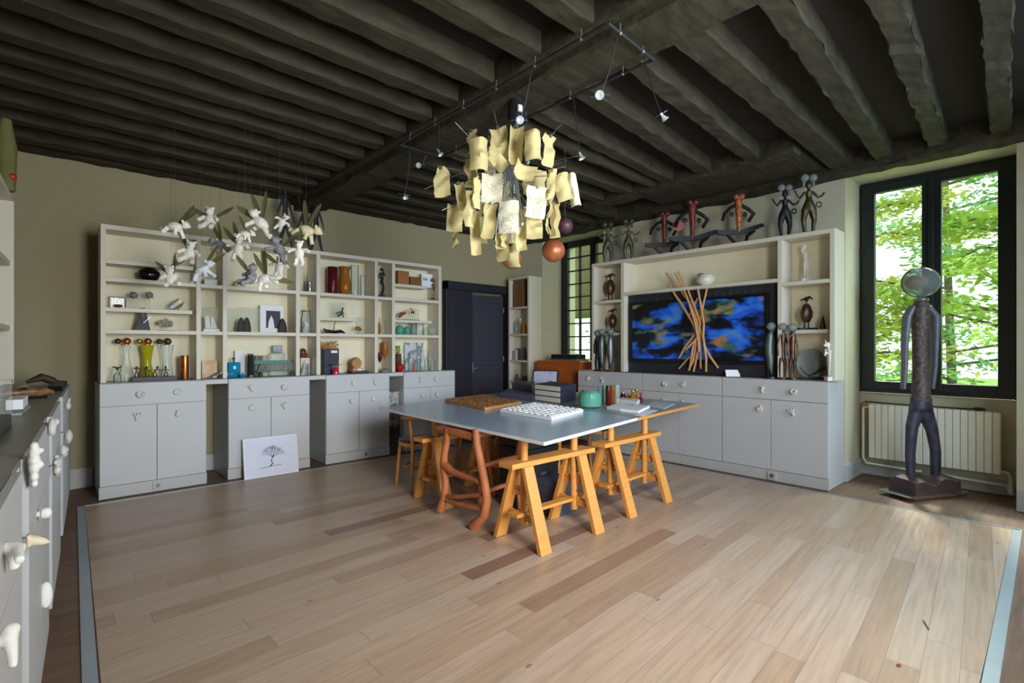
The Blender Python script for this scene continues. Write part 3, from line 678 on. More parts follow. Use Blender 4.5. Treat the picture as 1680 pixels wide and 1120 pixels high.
# ================================================================ WORK TABLES
def tabletop(name, pts, z0, z1, m, label, edge=None):
    t = thing(name, label, 'table', (sum(p[0] for p in pts)/4, sum(p[1] for p in pts)/4, z0))
    G().poly([(x, y, z0) for x, y in pts], (0, 0, z1-z0)).build('tabletop', m, t, bevel=.002)
    if edge:
        g = G()
        for i in range(4):
            a = Vector((*pts[i], (z0+z1)/2)); b = Vector((*pts[(i+1) % 4], (z0+z1)/2)); g.beam(a, b, .008, z1-z0-.002)
        g.build('edge_band', edge, t)
    return t
T1 = [(2.327, 2.248), (3.698, 2.491), (3.86, 4.98), (2.453, 4.626)]
T2 = [(3.712, 2.497), (5.106, 2.680), (5.21, 5.16), (3.872, 4.99)]
tabletop('work_table', T1, .727, .75, M_tab, 'blue-grey tabletop with white edge on trestles, nearest the viewer', M_edge)
tabletop('work_table', T2, .722, .748, mat('grey_green_tabletop', S(138, 146, 144), .3, var=.02), 'grey tabletop with raw wooden edge, nearer the right-hand cabinets', M_oak)
def trestle(cx, cy, L=.86, label='', ang=0, group='adjustable wooden trestles under the two tabletops', zt=.722):
    M = Matrix.Translation((cx, cy, 0)) @ RZ(ang); t = thing('trestle', label, 'trestle', (cx, cy, 0), M, group)
    B(-L/2, L/2, -.068, .068, .54, .575, M).build('top_beam', M_oak, t, bevel=.003)
    e = L/2-.15
    for sx in (-1, 1):
        for sy in (-1, 1):
            G(M).poly([(sx*e-.045, sy*.072, .54), (sx*e+.04, sy*.072, .54), (sx*e+.045, sy*.24, 0.001), (sx*e-.055, sy*.24, .001)], (0, -sy*.034, 0)).build('leg', M_oak, t, bevel=.002)
        zz = .20
        G(M).poly([(sx*(e-.004), -.172, zz-.035), (sx*(e-.004), .172, zz-.035), (sx*(e-.004), .158, zz+.025), (sx*(e-.004), .05, zz+.005), (sx*(e-.004), -.05, zz+.005), (sx*(e-.004), -.158, zz+.025)], (-.022*sx, 0, 0)).build('cross_brace', M_oak, t)
        G(M).poly([(sx*(e+.0), -.128, .33), (sx*(e+.0), .128, .33), (sx*(e+.0), .115, .362), (sx*e, -.115, .362)], (-.022*sx, 0, 0)).build('guide', M_oak, t)
        p = G(M).tube([(sx*e-sx*.02, 0, .13), (sx*e-sx*.02, 0, zt)], .027, 12).build('post', M_oak, t)
        h = G(M)
        for z in (.2, .27, .34, .41, .48): h.tube([(sx*e-sx*.02-.006, -.0275, z), (sx*e-sx*.02-.006, -.0265, z+.0001)], .006, 8) if 0 else h.ball((sx*e-sx*.02+.0, -.024, z), (.007, .006, .007), 8)
        h.build('peg_holes', M_dkwood, p)
        G(M).tube([(sx*e-sx*.02, -.075, .375), (sx*e-sx*.02, .075, .375)], .011, 8).ball((sx*e-sx*.02, -.075, .375), .017, 8).build('peg', M_oak, t)
        G(M).ob((sx*(e+.03), 0, .215), (.11, .09, .025)).build('step_block', M_oak, t, bevel=.002)
    G(M).ob((0, 0, .215), (2*e-.08, .07, .022)).build('stretcher', M_oak, t, bevel=.002)
    return t
trestle(2.70, 2.55, .86, 'light wooden trestle nearest the viewer, under the front corner of the blue-grey top')
trestle(3.73, 2.60, .86, 'light wooden trestle on the right, under the wood-edged tabletop', .03)
trestle(2.78, 3.75, .86, 'light wooden trestle at the left, furthest from the window and nearest the bookcase', .0)
trestle(3.80, 3.95, .86, 'light wooden trestle at the back, mostly hidden behind the black boxes', .03)
# branch-wood stand under the left edge
t = thing('branch_stool', 'tall rustic stool made of reddish peeled branches under the left table edge', 'stool', (2.55, 3.2, 0))
xs_ = 2.36
def bx(pts, rad, nm='leg', dx=0):
    P = [onx(px, py, xs_)+Vector((dx, 0, 0)) for px, py in pts]
    for p_ in P:
        p_.z = max(p_.z, .02)
    return G().tube(P, rad, 10).build(nm, M_oakd, t, jitter=.004)
bx([(735,702),(733,725),(729,745),(728,760),(731,790),(729,815),(722,836)], [.026,.026,.028,.034,.026,.03,.036])
bx([(781,704),(783,730),(789,760),(795,790),(799,820),(795,845),(777,872)], [.028,.028,.03,.03,.032,.034,.042])
bx([(729,762),(740,772),(756,780),(787,789)], [.036,.028,.024,.02], 'brace')
bx([(728,813),(750,815),(792,811)], [.016,.018,.017], 'rung')
bx([(727,818),(752,827),(792,835)], [.017,.02,.02], 'rung')
bx([(730,776),(760,773),(790,773)], [.014,.016,.015], 'rung', .28)
G().tube([(2.78,3.42,.69),(2.80,3.44,.4),(2.76,3.42,.02)], [.024,.028,.032]).build('leg', M_oakd, t, jitter=.004)
G().tube([(2.86,2.98,.69),(2.80,2.98,.4),(2.84,2.96,.02)], [.045,.05,.055]).build('leg', M_oakd, t, jitter=.006)
for z in (.25, .45): G().tube([(2.40,3.0,z),(2.6,2.99,z+.02),(2.82,2.98,z+.03)], [.016,.018,.018]).build('rung', M_oakd, t)
G().tube([(2.36,3.40,.675),(2.36,3.02,.67)], .02).build('rail', M_oakd, t); G().tube([(2.79,3.42,.675),(2.84,2.98,.675)], .02).build('rail', M_oakd, t)
G().box(2.34, 2.86, 2.96, 3.46, .68, .712).build('seat', M_oakd, t, bevel=.005, jitter=.004)
# bentwood chairs pushed under the tables
def chair(cx, cy, a, label):
    M = Matrix.Translation((cx, cy, 0)) @ RZ(a); t = thing('bentwood_chair', label, 'chair', (cx, cy, 0), M, 'bentwood chairs under the tables')
    G(M).lathe([(.001, .0), (.19, 0), (.2, .012), (.19, .025), (.001, .022)], (0, 0, .44), 24).build('seat', M_dkwood, t)
    G(M).lathe([(.19, -.03), (.205, -.03), (.205, .0), (.19, .0)], (0, 0, .44), 24).build('seat_rim', M_oak, t)
    for sx in (-1, 1):
        G(M).tube([(sx*.15, -.14, .44), (sx*.18, -.17, 0.0)], [.018, .013]).build('leg', M_oak, t)
        G(M).tube([(sx*.14, .15, .5), (sx*.17, .2, 0.0)], [.018, .013]).build('leg', M_oak, t)
        G(M).tube([(sx*.15, .16, .44), (sx*.19, .20, .67)], .015).build('back_post', M_oak, t)
    G(M).tube([(.22*math.sin(q/8*math.pi-math.pi/2), .08+.16*math.cos(q/8*math.pi-math.pi/2), .685) for q in range(9)], .014).build('back_rail', M_oak, t)
    G(M).tube([(.15*math.cos(q*math.pi/8), .15*math.sin(q*math.pi/8), .2) for q in range(17)], .009).build('foot_ring', M_oak, t)
chair(2.72, 4.30, math.pi*.95, 'round-seated bentwood chair at the left end under the blue-grey top')
chair(3.52, 4.50, -.5, 'bentwood chair further right behind the rustic stool')
chair(3.62, 3.20, 1.2, 'bentwood chair behind the front trestle, beside the black boxes')
chair(4.55, 3.60, -1.3, 'bentwood chair under the wood-edged table near the right-hand cabinets')
# storage under the tables
def boxes(x, y, w_, d_, z0, h, label, m=M_black, a=0, hw=True, group=None):
    M = Matrix.Translation((x, y, 0)) @ RZ(a); t = thing('storage_box', label, 'box', (x, y, z0), M, group)
    B(-w_/2, w_/2, -d_/2, d_/2, z0, z0+h*.8, M).build('body', m, t, bevel=.003); B(-w_/2-.004, w_/2+.004, -d_/2-.004, d_/2+.004, z0+h*.8, z0+h, M).build('lid', m, t, bevel=.003)
    if hw:
        G(M).ob((0, -d_/2-.005, z0+h*.45), (.07, .006, .025)).build('label_holder', M_steel, t)
    return t
boxes(3.10, 3.18, .38, .34, .0, .21, 'large dark blue-black storage box on the floor, bottom of the stack under the table', M_navy)
boxes(3.10, 3.18, .38, .34, .211, .17, 'black archive box in the middle of the stack under the table')
boxes(3.10, 3.18, .38, .34, .382, .12, 'black archive box third up in the stack under the table')
boxes(3.10, 3.18, .36, .32, .503, .12, 'topmost black box of the stack, close below the tabletop')
boxes(3.10, 2.86, .24, .2, .0, .28, 'dark grey box with pale label in front of the stack under the table', mat('dark_grey_card', S(66, 66, 80), .6))
boxes(3.14, 4.44, .34, .24, .0, .26, 'brown wooden crate on the floor at the back under the tables', M_brownwood, hw=False)

# ================================================================ THINGS ON THE SHELVES
SY = 5.93
def bb(x0, x1, yt, zb, y=SY):
    a = ony(x0, yt, y); b = ony(x1, yt, y); c = ony((x0+x1)/2, yt, y); return c.x, abs(b.x-a.x), max(c.z-zb, .01)
P = dict(
 bottle=[(.001,.0),(.85,0),(1,.04),(1,.58),(.75,.68),(.34,.76),(.3,.93),(.4,.95),(.4,1),(.001,1)],
 flask=[(.001,0),(.7,0),(1,.12),(.95,.3),(.5,.55),(.28,.7),(.25,.95),(.34,1),(.3,1)],
 cyl=[(.001,0),(.95,0),(1,.03),(1,.97),(.95,1),(.9,1),(.9,.98)],
 jar=[(.001,0),(.9,0),(1,.05),(1,.7),(.8,.82),(.8,1),(.001,1)],
 vase=[(.001,0),(.75,0),(.95,.15),(1,.4),(.75,.7),(.72,.85),(1,1),(.94,1),(.68,.84)],
 round=[(.001,0),(.55,0),(.95,.25),(1,.5),(.85,.78),(.4,.95),(.35,1),(.001,1)],
 goblet=[(.001,0),(.6,0),(.6,.02),(.08,.05),(.07,.45),(.3,.5),(.9,.62),(1,.8),(.85,1),(.8,1)],
 flare=[(.001,0),(1,0),(1,.04),(.62,.3),(.34,.6),(.3,.82),(.46,1),(.001,1)],
 hour=[(.001,0),(.95,0),(1,.03),(.72,.35),(.58,.5),(.7,.7),(1,.98),(1,1),(.001,1)],
 ovoid=[(.001,0),(.5,0),(.9,.3),(1,.5),(.9,.72),(.45,.95),(.2,1),(.001,1)],
 cone=[(.001,0),(1,0),(.6,.35),(.12,.9),(.1,1),(.001,1)],
 dome=[(.001,0),(1,0),(.95,.35),(.75,.65),(.4,.9),(.001,1)],
 carafe=[(.001,0),(1,0),(1,.02),(.55,.3),(.4,.42),(.7,.58),(.75,.72),(.45,.85),(.4,.97),(.5,1),(.44,1)])
def lat(name, label, cat, x0, x1, yt, zb, prof, m, y=SY, n=20, sy=1, group=None, stop=None, seed=None):
    x, w_, h = bb(x0, x1, yt, zb, y); zb += .001
    g = G().lathe([(r*w_/2, z*h) for r, z in P[prof]], (x, y, zb), n, sy=sy)
    if stop:
        t = thing(name, label, cat, (x, y, zb), group=group); g.build('body', m, t)
        G().ball((x, y, zb+h*1.0+w_*.12), w_*.22, 10).build('stopper', stop, t); return t
    return tag(g.build(name, m, origin=(x, y, zb)), label, cat, group)
def bxi(name, label, cat, x0, x1, yt, zb, m, y=SY, d=.06, a=0, bevel=.002, group=None):
    x, w_, h = bb(x0, x1, yt, zb, y)
    return tag(G(Matrix.Translation((x, y, zb+.001)) @ RZ(a)).box(-w_/2, w_/2, -d/2, d/2, 0, h).build(name, m, bevel=bevel), label, cat, group)
Z1, Z2, ZC = 1.965, 1.50, 1.025
# --- bay 1
lat('vase', 'squat glossy black oval vase on the upper left shelf', 'vase', 226, 264, 439, Z1, 'ovoid', mat('gloss_black_ceramic', S(20, 18, 18), .15), sy=.7)
x, w_, h = bb(178, 207, 487, 1.70); t = thing('rod_rack', 'small reddish wooden rack with thin upright rods and a dark stone in it', 'rack', (x, SY, 1.70))
G().box(x-w_/2, x+w_/2, SY-.03, SY+.03, 1.701, 1.708).box(x-w_/2, x+w_/2, SY-.03, SY+.03, 1.70+h-.008, 1.70+h).box(x-w_/2, x-w_/2+.008, SY-.03, SY+.03, 1.708, 1.70+h-.008).box(x+w_/2-.008, x+w_/2, SY-.03, SY+.03, 1.708, 1.70+h-.008).build('frame', mat('mahogany', S(110, 48, 30), .4), t)
g = G()
for i in range(9): g.tube([(x-w_/2+.02+i*(w_-.04)/8, SY, 1.708), (x-w_/2+.02+i*(w_-.04)/8, SY, 1.70+h-.008)], .0015, 5)
g.build('rods', M_steel, t); G().ball((x+.005, SY-.012, 1.722), (.04, .014, .014)).build('stone', M_dkwood, t)
for i, (px, lab) in enumerate(((219, 'left of two glass thistle-head goblets on the second shelf'), (245, 'right of two glass thistle-head goblets on the second shelf'))):
    x, w_, h = bb(px-9, px+9, 476, 1.70); t = thing('thistle_goblet', lab, 'glass', (x, SY, 1.70), group='thistle-head glass goblets')
    G().lathe([(.022, 0), (.022, .003), (.003, .008), (.003, h-.07)], (x, SY, 1.701), 14).build('stem', G_clear, t)
    g = G().ball((x, SY, 1.70+h-.045), .03, 14)
    for k in range(26):
        v = Vector((R.gauss(0,1), R.gauss(0,1), R.gauss(0,1))).normalized(); c = Vector((x, SY, 1.70+h-.045)); g.tube([c+v*.028, c+v*.046], [.004, .001], 5)
    g.build('thistle_head', G_smoke, t)
x = bb(278, 305, 480, 1.70)[0]; t = thing('tilted_tumbler', 'clear tumbler lying tilted against a small glass plate', 'glass', (x, SY, 1.70))
M = Matrix.Translation((x-.03, SY, 1.745)) @ RY(.85); G(M).lathe([(.001, -.04), (.03, -.04), (.036, .07), (.033, .07), (.028, -.03)], (0, 0, 0), 16).build('tumbler', G_clear, t)
G(Matrix.Translation((x+.02, SY, 1.735)) @ RY(-1.0)).lathe([(.001, 0), (.065, 0), (.068, .006), (.001, .004)], (0, 0, 0), 20).build('plate', G_clear, t)
G().box(x-.06, x+.07, SY-.03, SY+.03, 1.701, 1.704).build('base', G_clear, t)
x, w_, h = bb(222, 246, 505, Z2); t = thing('metronome', 'black pyramid metronome with silver pendulum on the middle shelf', 'metronome', (x, SY, Z2))
g = G(); q = w_/2; g.add([(x-q, SY-q*.8, Z2+.001), (x+q, SY-q*.8, Z2+.001), (x+q, SY+q*.8, Z2+.001), (x-q, SY+q*.8, Z2+.001), (x-.018, SY-.015, Z2+h), (x+.018, SY-.015, Z2+h), (x+.018, SY+.015, Z2+h), (x-.018, SY+.015, Z2+h)], [(0,3,2,1),(4,5,6,7),(0,1,5,4),(1,2,6,5),(2,3,7,6),(3,0,4,7)])
g.build('case', M_black, t, bevel=.002); G().beam((x-.004, SY-.055, Z2+.07), (x-.002, SY-.022, Z2+h-.02), .012, .003).beam((x, SY-.056, Z2+.068), (x+.055, SY-.05, Z2+.13), .005, .003).build('pendulum', M_steel, t)
x, w_, h = bb(258, 287, 521, Z2); t = thing('vertebra_carving', 'small openwork bone-coloured carving on a thin dark base', 'carving', (x, SY, Z2))
G().box(x-w_/2, x+w_/2, SY-.03, SY+.03, Z2+.001, Z2+.006).build('base', M_dkwood, t)
g = G()
for i in range(9): g.ball((x+R.uniform(-.4, .4)*w_, SY+R.uniform(-.02, .02), Z2+.016+R.random()*h*.62), (.018, .014, .012), 8)
g.tube([(x-w_*.1, SY, Z2+h*.9), (x+w_*.35, SY, Z2+h*.6)], .014); g.build('carving', mat('bone_white', S(190, 180, 156), .7, c2=S(90, 74, 56), scale=60), t, remesh=.004)
# three tall bottles with copper sculpted stoppers
for k, (a, b, yt, pr, m, lab) in enumerate(((191, 223, 566, 'flare', G_clear, 'clear flared bottle with copper ball stopper, leftmost of the three tall bottles'), (230, 253, 566, 'hour', G_yellow, 'tall bottle of yellow-green liquid with copper ball stopper'), (263, 285, 566, 'hour', G_clear, 'tall clear waisted bottle with brown ball stopper, right of the yellow one'))):
    x, w_, h = bb(a, b, yt, ZC, 5.96); t = thing('decanter', lab, 'bottle', (x, 5.96, ZC), group='tall bottles with ball stoppers')
    G().lathe([(r*w_/2, z*h) for r, z in P[pr]], (x, 5.96, ZC+.001), 20, sy=.6).build('bottle', m, t)
    s = G().ball((x+.005, 5.96, ZC+h+.035), .034).lathe([(.02, 0), (.02, .012)], (x, 5.96, ZC+h)).build('stopper', M_copper if k < 2 else M_bronze, t)
    G().ball((x-.062, 5.96, ZC+h+.036), .026).ball((x-.03, 5.96, ZC+h+.036), .012).build('stopper_bead', (M_bronze, M_gold, M_bronze)[k], s)
x, w_, h = bb(187, 198, 600, ZC, 5.86); t = thing('cologne_bottle', 'small clear bottle with bronze figure stopper in front of the flared bottle', 'bottle', (x, 5.86, ZC))
G().lathe([(r*.028, z*.11) for r, z in P['bottle']], (x, 5.86, ZC+.001), 14).build('bottle', G_clear, t); G().ball((x, 5.86, ZC+.125), .014).tube([(x-.035, 5.86, ZC+.14), (x+.01, 5.86, ZC+.13), (x+.03, 5.86, ZC+.145)], .006).build('stopper', M_bronze, t)
bxi('display_box', 'long dark flat box with black and white labels under the little bronze figures', 'box', 217, 290, 617.5, ZC, mat('dark_plum_box', S(52, 40, 50), .5), 5.86, .10)
b0 = bb(217, 290, 617.5, ZC, 5.86)
for k, (px, wpx) in enumerate(((230, 14), (252, 16))):
    pass
for k, (px, lab) in enumerate(((224, 'leftmost little bronze figure on the long dark box, arms raised'), (241, 'second little bronze figure on the long dark box'), (254, 'third little bronze figure, bending over on the long dark box'), (272, 'rightmost little bronze figure on the long dark box'))):
    x = bb(px-3, px+3, 600, ZC, 5.86)[0]; z = ZC+b0[2]+.002; g = G()
    g.lathe([(.02, 0), (.02, .005), (.001, .006)], (x, 5.86, z)); g.tube([(x-.012, 5.86, z), (x-.008, 5.86, z+.035), (x, 5.86, z+.04)], .005).tube([(x+.016, 5.86, z), (x+.01, 5.86, z+.035), (x, 5.86, z+.04)], .005)
    g.tube([(x, 5.86, z+.04), (x+(.02 if k == 2 else .0), 5.86, z+.075)], [.008, .007]); hd = x+(.02 if k == 2 else 0); g.ball((hd, 5.86, z+.086), .011)
    g.tube([(hd-.028, 5.86, z+.085-(.03 if k > 1 else 0)), (hd, 5.86, z+.07), (hd+.028, 5.86, z+.08-(.03 if k else 0))], .004)
    tag(g.build('bronze_figurine', M_bronze), lab, 'figurine', 'little bronze figures on the dark box')
lat('copper_cylinder', 'upright ribbed copper cylinder at the right end of the lower left bay', 'cylinder', 296, 310, 583, ZC, 'cyl', M_copper, 5.90)
# --- bay 2
bxi('small_box', 'flat white box on the upper shelf of the first narrow bay', 'box', 334, 355, 459, Z1, M_paperw, 5.95, .08)
x, w_, h = bb(333, 359, 505, Z2, 5.93); t = thing('acrylic_display', 'clear acrylic block with two white leaning blades on a white plinth', 'sculpture', (x, 5.93, Z2))
G().box(x-w_*.5, x+w_*.5, 5.90, 5.96, Z2+.001, Z2+.026).build('plinth', M_paperw, t, bevel=.002); G().box(x-w_*.5, x+w_*.4, 5.905, 5.955, Z2+.028, Z2+h).build('acrylic_block', G_acr, t)
G().poly([(x-.05, 5.925, Z2+.03), (x+.0, 5.925, Z2+.03), (x-.02, 5.925, Z2+.16), (x-.055, 5.925, Z2+.15)], (0, .01, 0)).poly([(x+.0, 5.925, Z2+.03), (x+.06, 5.925, Z2+.03), (x+.02, 5.925, Z2+.14), (x-.0, 5.925, Z2+.15)], (0, .01, 0)).build('blades', M_plaster, t)
bxi('picture_card', 'cream card printed with an orange landscape in the first narrow bay', 'picture', 331, 356, 592, ZC, mat('orange_landscape_print', S(224, 214, 190), .6, c2=S(206, 150, 84), scale=9), 5.98, .02)
x = bb(340, 362, 610, ZC, 5.9)[0]; tag(G(Matrix.Translation((x, 5.88, ZC+.03)) @ RY(-.5) @ RZ(.3)).box(-.06, .06, -.07, .07, -.006, .006).build('booklet', M_map), 'open grey and white booklet leaning below the landscape card', 'book')
# --- bay 3
lat('stone_bowl', 'low pale bowl on the upper shelf under the grey winged bear', 'bowl', 383, 402, 459, Z1, 'dome', M_cream, 6.0)
for k, (a, b, yt, lab) in enumerate(((373, 388, 506, 'narrow clear acrylic frame behind the pair of dark cones'), (390, 425, 505, 'wide clear acrylic frame beside the dark cones'))):
    x, w_, h = bb(a, b, yt, Z2, 6.02); tag(G().box(x-w_/2, x+w_/2, 6.0, 6.02, Z2+.001, Z2+h).build('display_case', G_acr), lab, 'frame')
x, w_, h = bb(430, 462, 501, Z2, 5.99); t = thing('framed_print', 'framed print of a white pointed shell on dark blue', 'picture', (x, 5.99, Z2))
G().box(x-w_/2-.02, x+w_/2+.02, 5.985, 6.0, Z2+.001, Z2+h).build('mount', M_paperw, t); G().box(x-w_*.3, x+w_*.42, 5.978, 5.984, Z2+.05, Z2+h-.06).build('print', M_navy, t)
G().poly([(x-w_*.22, 5.976, Z2+.05), (x+w_*.12, 5.976, Z2+.05), (x+w_*.06, 5.976, Z2+.14), (x-w_*.05, 5.976, Z2+.19), (x-w_*.17, 5.976, Z2+.13)], (0, .002, 0)).build('shell_image', M_paperw, t)
for k, (a, b, yt, lab) in enumerate(((389, 402, 520, 'left pointed dark cone of the pair on the middle shelf'), (398, 412, 520, 'right rounded dark cone of the pair on the middle shelf'), (456, 471, 522, 'dark rounded cone in front of the framed shell print'))):
    lat('dark_cone', lab, 'sculpture', a, b, yt, Z2, 'dome', mat('dark_bark', S(52, 46, 42), .7, var=.3, scale=40, bump=.4), 5.90+.03*k, sy=.45, group='dark cones on the middle shelf')
x, w_, h = bb(373, 394, 594, ZC, 5.93); t = thing('blue_flacon', 'flat teal blue perfume bottle with black stopper', 'bottle', (x, 5.93, ZC))
G().box(x-w_/2, x+w_/2, 5.90, 5.96, ZC+.001, ZC+h).build('bottle', G_blue, t, bevel=.012); G().lathe([(.008, 0), (.008, .03), (.014, .03), (.014, .05), (.001, .05)], (x, 5.93, ZC+h), 10).build('stopper', M_black, t); G().box(x-.012, x+.012, 5.896, 5.8995, ZC+.09, ZC+.12).build('label', M_paperw, t)
for px, lab in ((376, 'round teal bottle with two clear glass bubbles, left of the flat one'), (398, 'round teal bottle with clear glass bubbles, right of the flat one')):
    x = bb(px-4, px+4, 610, ZC, 5.86)[0]; t = thing('bubble_flacon', lab, 'bottle', (x, 5.86, ZC), group='low teal bubble bottles'); G().ball((x, 5.86, ZC+.022), (.035, .03, .021)).build('bottle', G_blue, t); G().ball((x-.02, 5.84, ZC+.045), .018).ball((x+.02, 5.85, ZC+.04), .016).build('bubbles', G_clear, t)
bxi('white_card', 'tall white card standing behind the blue bottle', 'card', 385, 402, 575, ZC, M_paperw, 6.03, .015)
x, w_, h = bb(406.5, 415, 580, ZC, 5.9); t = thing('lettered_tin', 'tall dark cylinder with white handwriting down its side', 'tin', (x, 5.9, ZC)); G().lathe([(.001, 0), (w_/2, 0), (w_/2, h), (.001, h)], (x, 5.9, ZC+.001), 16).build('body', scribble('white_script_on_black', S(30, 30, 32), S(225, 225, 220), 70, .52, 8), t)
lat('stone_jar', 'dark grey-green stone jar left of the green bench', 'jar', 415.5, 425, 583, ZC, 'cyl', M_stoneg, 5.96)
lat('stone_jar', 'pale rounded stone jar behind the green bench', 'jar', 427, 440, 583, ZC, 'jar', mat('pale_stone', S(168, 168, 148), .6, var=.2, scale=20), 6.0)
x, w_, h = bb(443, 467, 579, ZC, 5.99); t = thing('square_flacon', 'large square clear perfume bottle with a square stopper', 'bottle', (x, 5.99, ZC)); G().box(x-w_/2, x+w_/2, 5.96, 6.03, ZC+.001, ZC+h).build('bottle', G_clear, t, bevel=.008); G().box(x-w_*.33, x+w_*.33, 5.975, 6.015, ZC+h+.002, ZC+h+.085).build('stopper', G_smoke, t, bevel=.006)
x, w_, h = bb(416, 484, 591, ZC, 5.87); t = thing('toy_bench', 'miniature green park bench of crossed metal leaves', 'bench', (x, 5.87, ZC)); zb = ZC+.001
G().box(x-w_*.46, x+w_*.44, 5.885, 5.895, ZC+h-.035, ZC+h).build('top_rail', M_green, t); G().box(x-w_*.42, x+w_*.5, 5.835, 5.885, ZC+.056, ZC+.064).build('seat', M_green, t)
g = G()
for i in range(12): 
    xx = x-w_*.36+i*w_*.068; g.beam((xx, 5.888, ZC+.065), (xx+.035, 5.888, ZC+h-.036), .012, .003, (0, 1, 0)); g.beam((xx+.03, 5.892, ZC+.065), (xx, 5.892, ZC+h-.036), .006, .003, (0, 1, 0))
g.build('back_lattice', mat('dull_silver', S(120, 128, 120), .6, .2), t)
for q in (-.36, .42): G().tube([(x+w_*q-.02, 5.845, zb+.004), (x+w_*q-.008, 5.845, ZC+.055), (x+w_*q+.012, 5.845, ZC+.055), (x+w_*q+.025, 5.845, zb+.004)], .005, 6).build('leg', M_black, t)
# --- bay 4
lat('metal_cone', 'dark slender cone with a small cup top in the second narrow bay', 'sculpture', 500, 507, 445, Z1, 'cone', M_grey, 5.95); lat('metal_cone', 'bright silver inverted cone beside the dark slender one', 'sculpture', 505, 511, 462, Z1, 'vase', M_steel, 5.88)
x, w_, h = bb(494, 510, 511, Z2, 5.93); t = thing('note_jar', 'clip-top glass jar with folded paper notes inside', 'jar', (x, 5.93, Z2)); G().lathe([(r*w_/2, z*h) for r, z in P['jar']], (x, 5.93, Z2+.001)).build('jar', G_clear, t); G().lathe([(w_*.44, 0), (w_*.46, .012), (.001, .014)], (x, 5.93, Z2+h)).build('lid', M_grey, t)
g = G()
for i in range(5): g.ob((x+R.uniform(-.02, .02), 5.93, Z2+.03+i*.022), (.05, .02, .022), RY(R.uniform(-.6, .6)))
g.build('notes', M_map, t)
bxi('white_plinth', 'white cube plinth in the second narrow bay', 'plinth', 491, 506, 587, ZC, M_white, 6.0, .1); x, w_, h = bb(492, 503, 571, ZC, 6.0); zt_ = ZC+bb(491, 506, 587, ZC, 6.0)[2]+.002
g = G().ball((x-.005, 6.0, zt_+.06), (.045, .035, .05)).ball((x+.03, 5.99, zt_+.035), (.018, .018, .02)).tube([(x, 6.0, zt_), (x, 6.0, zt_+.04)], .03); g.box(x-.045, x+.05, 5.965, 6.035, zt_, zt_+.01); tag(g.build('wooden_sculpture', mat('red_brown_wood', S(92, 40, 28), .5), remesh=.005), 'small red-brown carved head on the white cube plinth', 'sculpture')
lat('glass_flask', 'wide clear conical flask in front of the white cube', 'flask', 492, 508, 590, ZC, 'cone', G_clear, 5.9); lat('perfume_vial', 'thin silvery figure-shaped vial beside the conical flask', 'bottle', 503, 509, 596, ZC, 'carafe', G_smoke, 5.85)
# --- bay 5
lat('glass_vase', 'tall dark red marbled glass vase', 'vase', 537.5, 553, 438, Z1, 'cyl', G_dark, 5.93); lat('glass_vase', 'tall brown marbled glass vase with flared rim', 'vase', 556, 575, 438, Z1, 'vase', G_amber, 5.93); lat('glass_vase', 'tall clear square-shouldered vase with dark rim', 'vase', 576, 588, 435, Z1, 'cyl', G_clear, 5.93); lat('glass_vase', 'shorter clear tube vase beside the tall clear one', 'vase', 591, 599, 452, Z1, 'cyl', G_clear, 5.93)
x, w_, h = bb(545, 569, 496, 1.685, 5.95); t = thing('acrylic_display', 'clear plaque with a tiny black dancing figure on the half shelf', 'sculpture', (x, 5.95, 1.685)); G().box(x-w_/2, x+w_/2, 5.95, 5.958, 1.686, 1.685+h).build('plaque', G_acr, t)
g = G().ball((x+.03, 5.93, 1.685+.12), .012).tube([(x+.03, 5.93, 1.80), (x+.02, 5.93, 1.75), (x-.02, 5.93, 1.71)], .009).tube([(x+.02, 5.93, 1.75), (x+.04, 5.93, 1.70)], .007).tube([(x-.05, 5.93, 1.74), (x+.02, 5.93, 1.77), (x+.05, 5.93, 1.74)], .006).tube([(x-.03, 5.93, 1.73), (x-.03, 5.93, 1.687)], .004); g.build('figure', M_blackm, t)
x, w_, h = bb(531, 566, 538, Z2, 5.90); t = thing('boat_sculpture', 'long dark wooden boat shape with a thin upright stalk', 'sculpture', (x, 5.90, Z2)); G().tube([(x-w_*.5, 5.9, Z2+.055), (x-w_*.38, 5.9, Z2+.03), (x, 5.9, Z2+.018), (x+w_*.3, 5.9, Z2+.03), (x+w_*.5, 5.9, Z2+.012)], [.006, .022, .0165, .02, .008]).build('hull', M_blackm, t); G().tube([(x-.01, 5.9, Z2+.03), (x+.0, 5.9, Z2+.11), (x+.03, 5.9, Z2+.17)], [.006, .004, .003]).build('stalk', M_blackm, t)
x, w_, h = bb(579, 598, 533, Z2, 5.9); t = thing('leaf_sculpture', 'rusty curled leaf on a thin dark stand', 'sculpture', (x, 5.9, Z2)); G().lathe([(.001, 0), (.05, 0), (.05, .005), (.001, .006)], (x, 5.9, Z2+.001), sy=.5).tube([(x, 5.9, Z2), (x, 5.9, Z2+.05)], .003).build('stand', M_blackm, t); G().ball((x-.01, 5.9, Z2+.07), (.04, .012, .022)).ball((x+.02, 5.9, Z2+.055), (.02, .01, .02)).build('leaf', M_rust, t)
x, w_, h = bb(586, 608, 521, Z2, 6.03); tag(G().box(x-w_/2, x+w_/2, 6.0, 6.03, Z2+.001, Z2+h).build('display_case', G_acr), 'clear glass panel reflecting light behind the rusty leaf', 'frame')
x, w_, h = bb(530, 554, 572, ZC, 5.99); t = thing('tall_box', 'tall dark blue box with a white label under the dried flowers', 'box', (x, 5.99, ZC)); G().box(x-w_/2, x+w_/2, 5.95, 6.03, ZC+.001, ZC+h).build('body', M_navy, t, bevel=.003); G().box(x-.01, x+w_*.38, 5.946, 5.949, ZC+h-.05, ZC+h-.02).build('label', M_paperw, t)
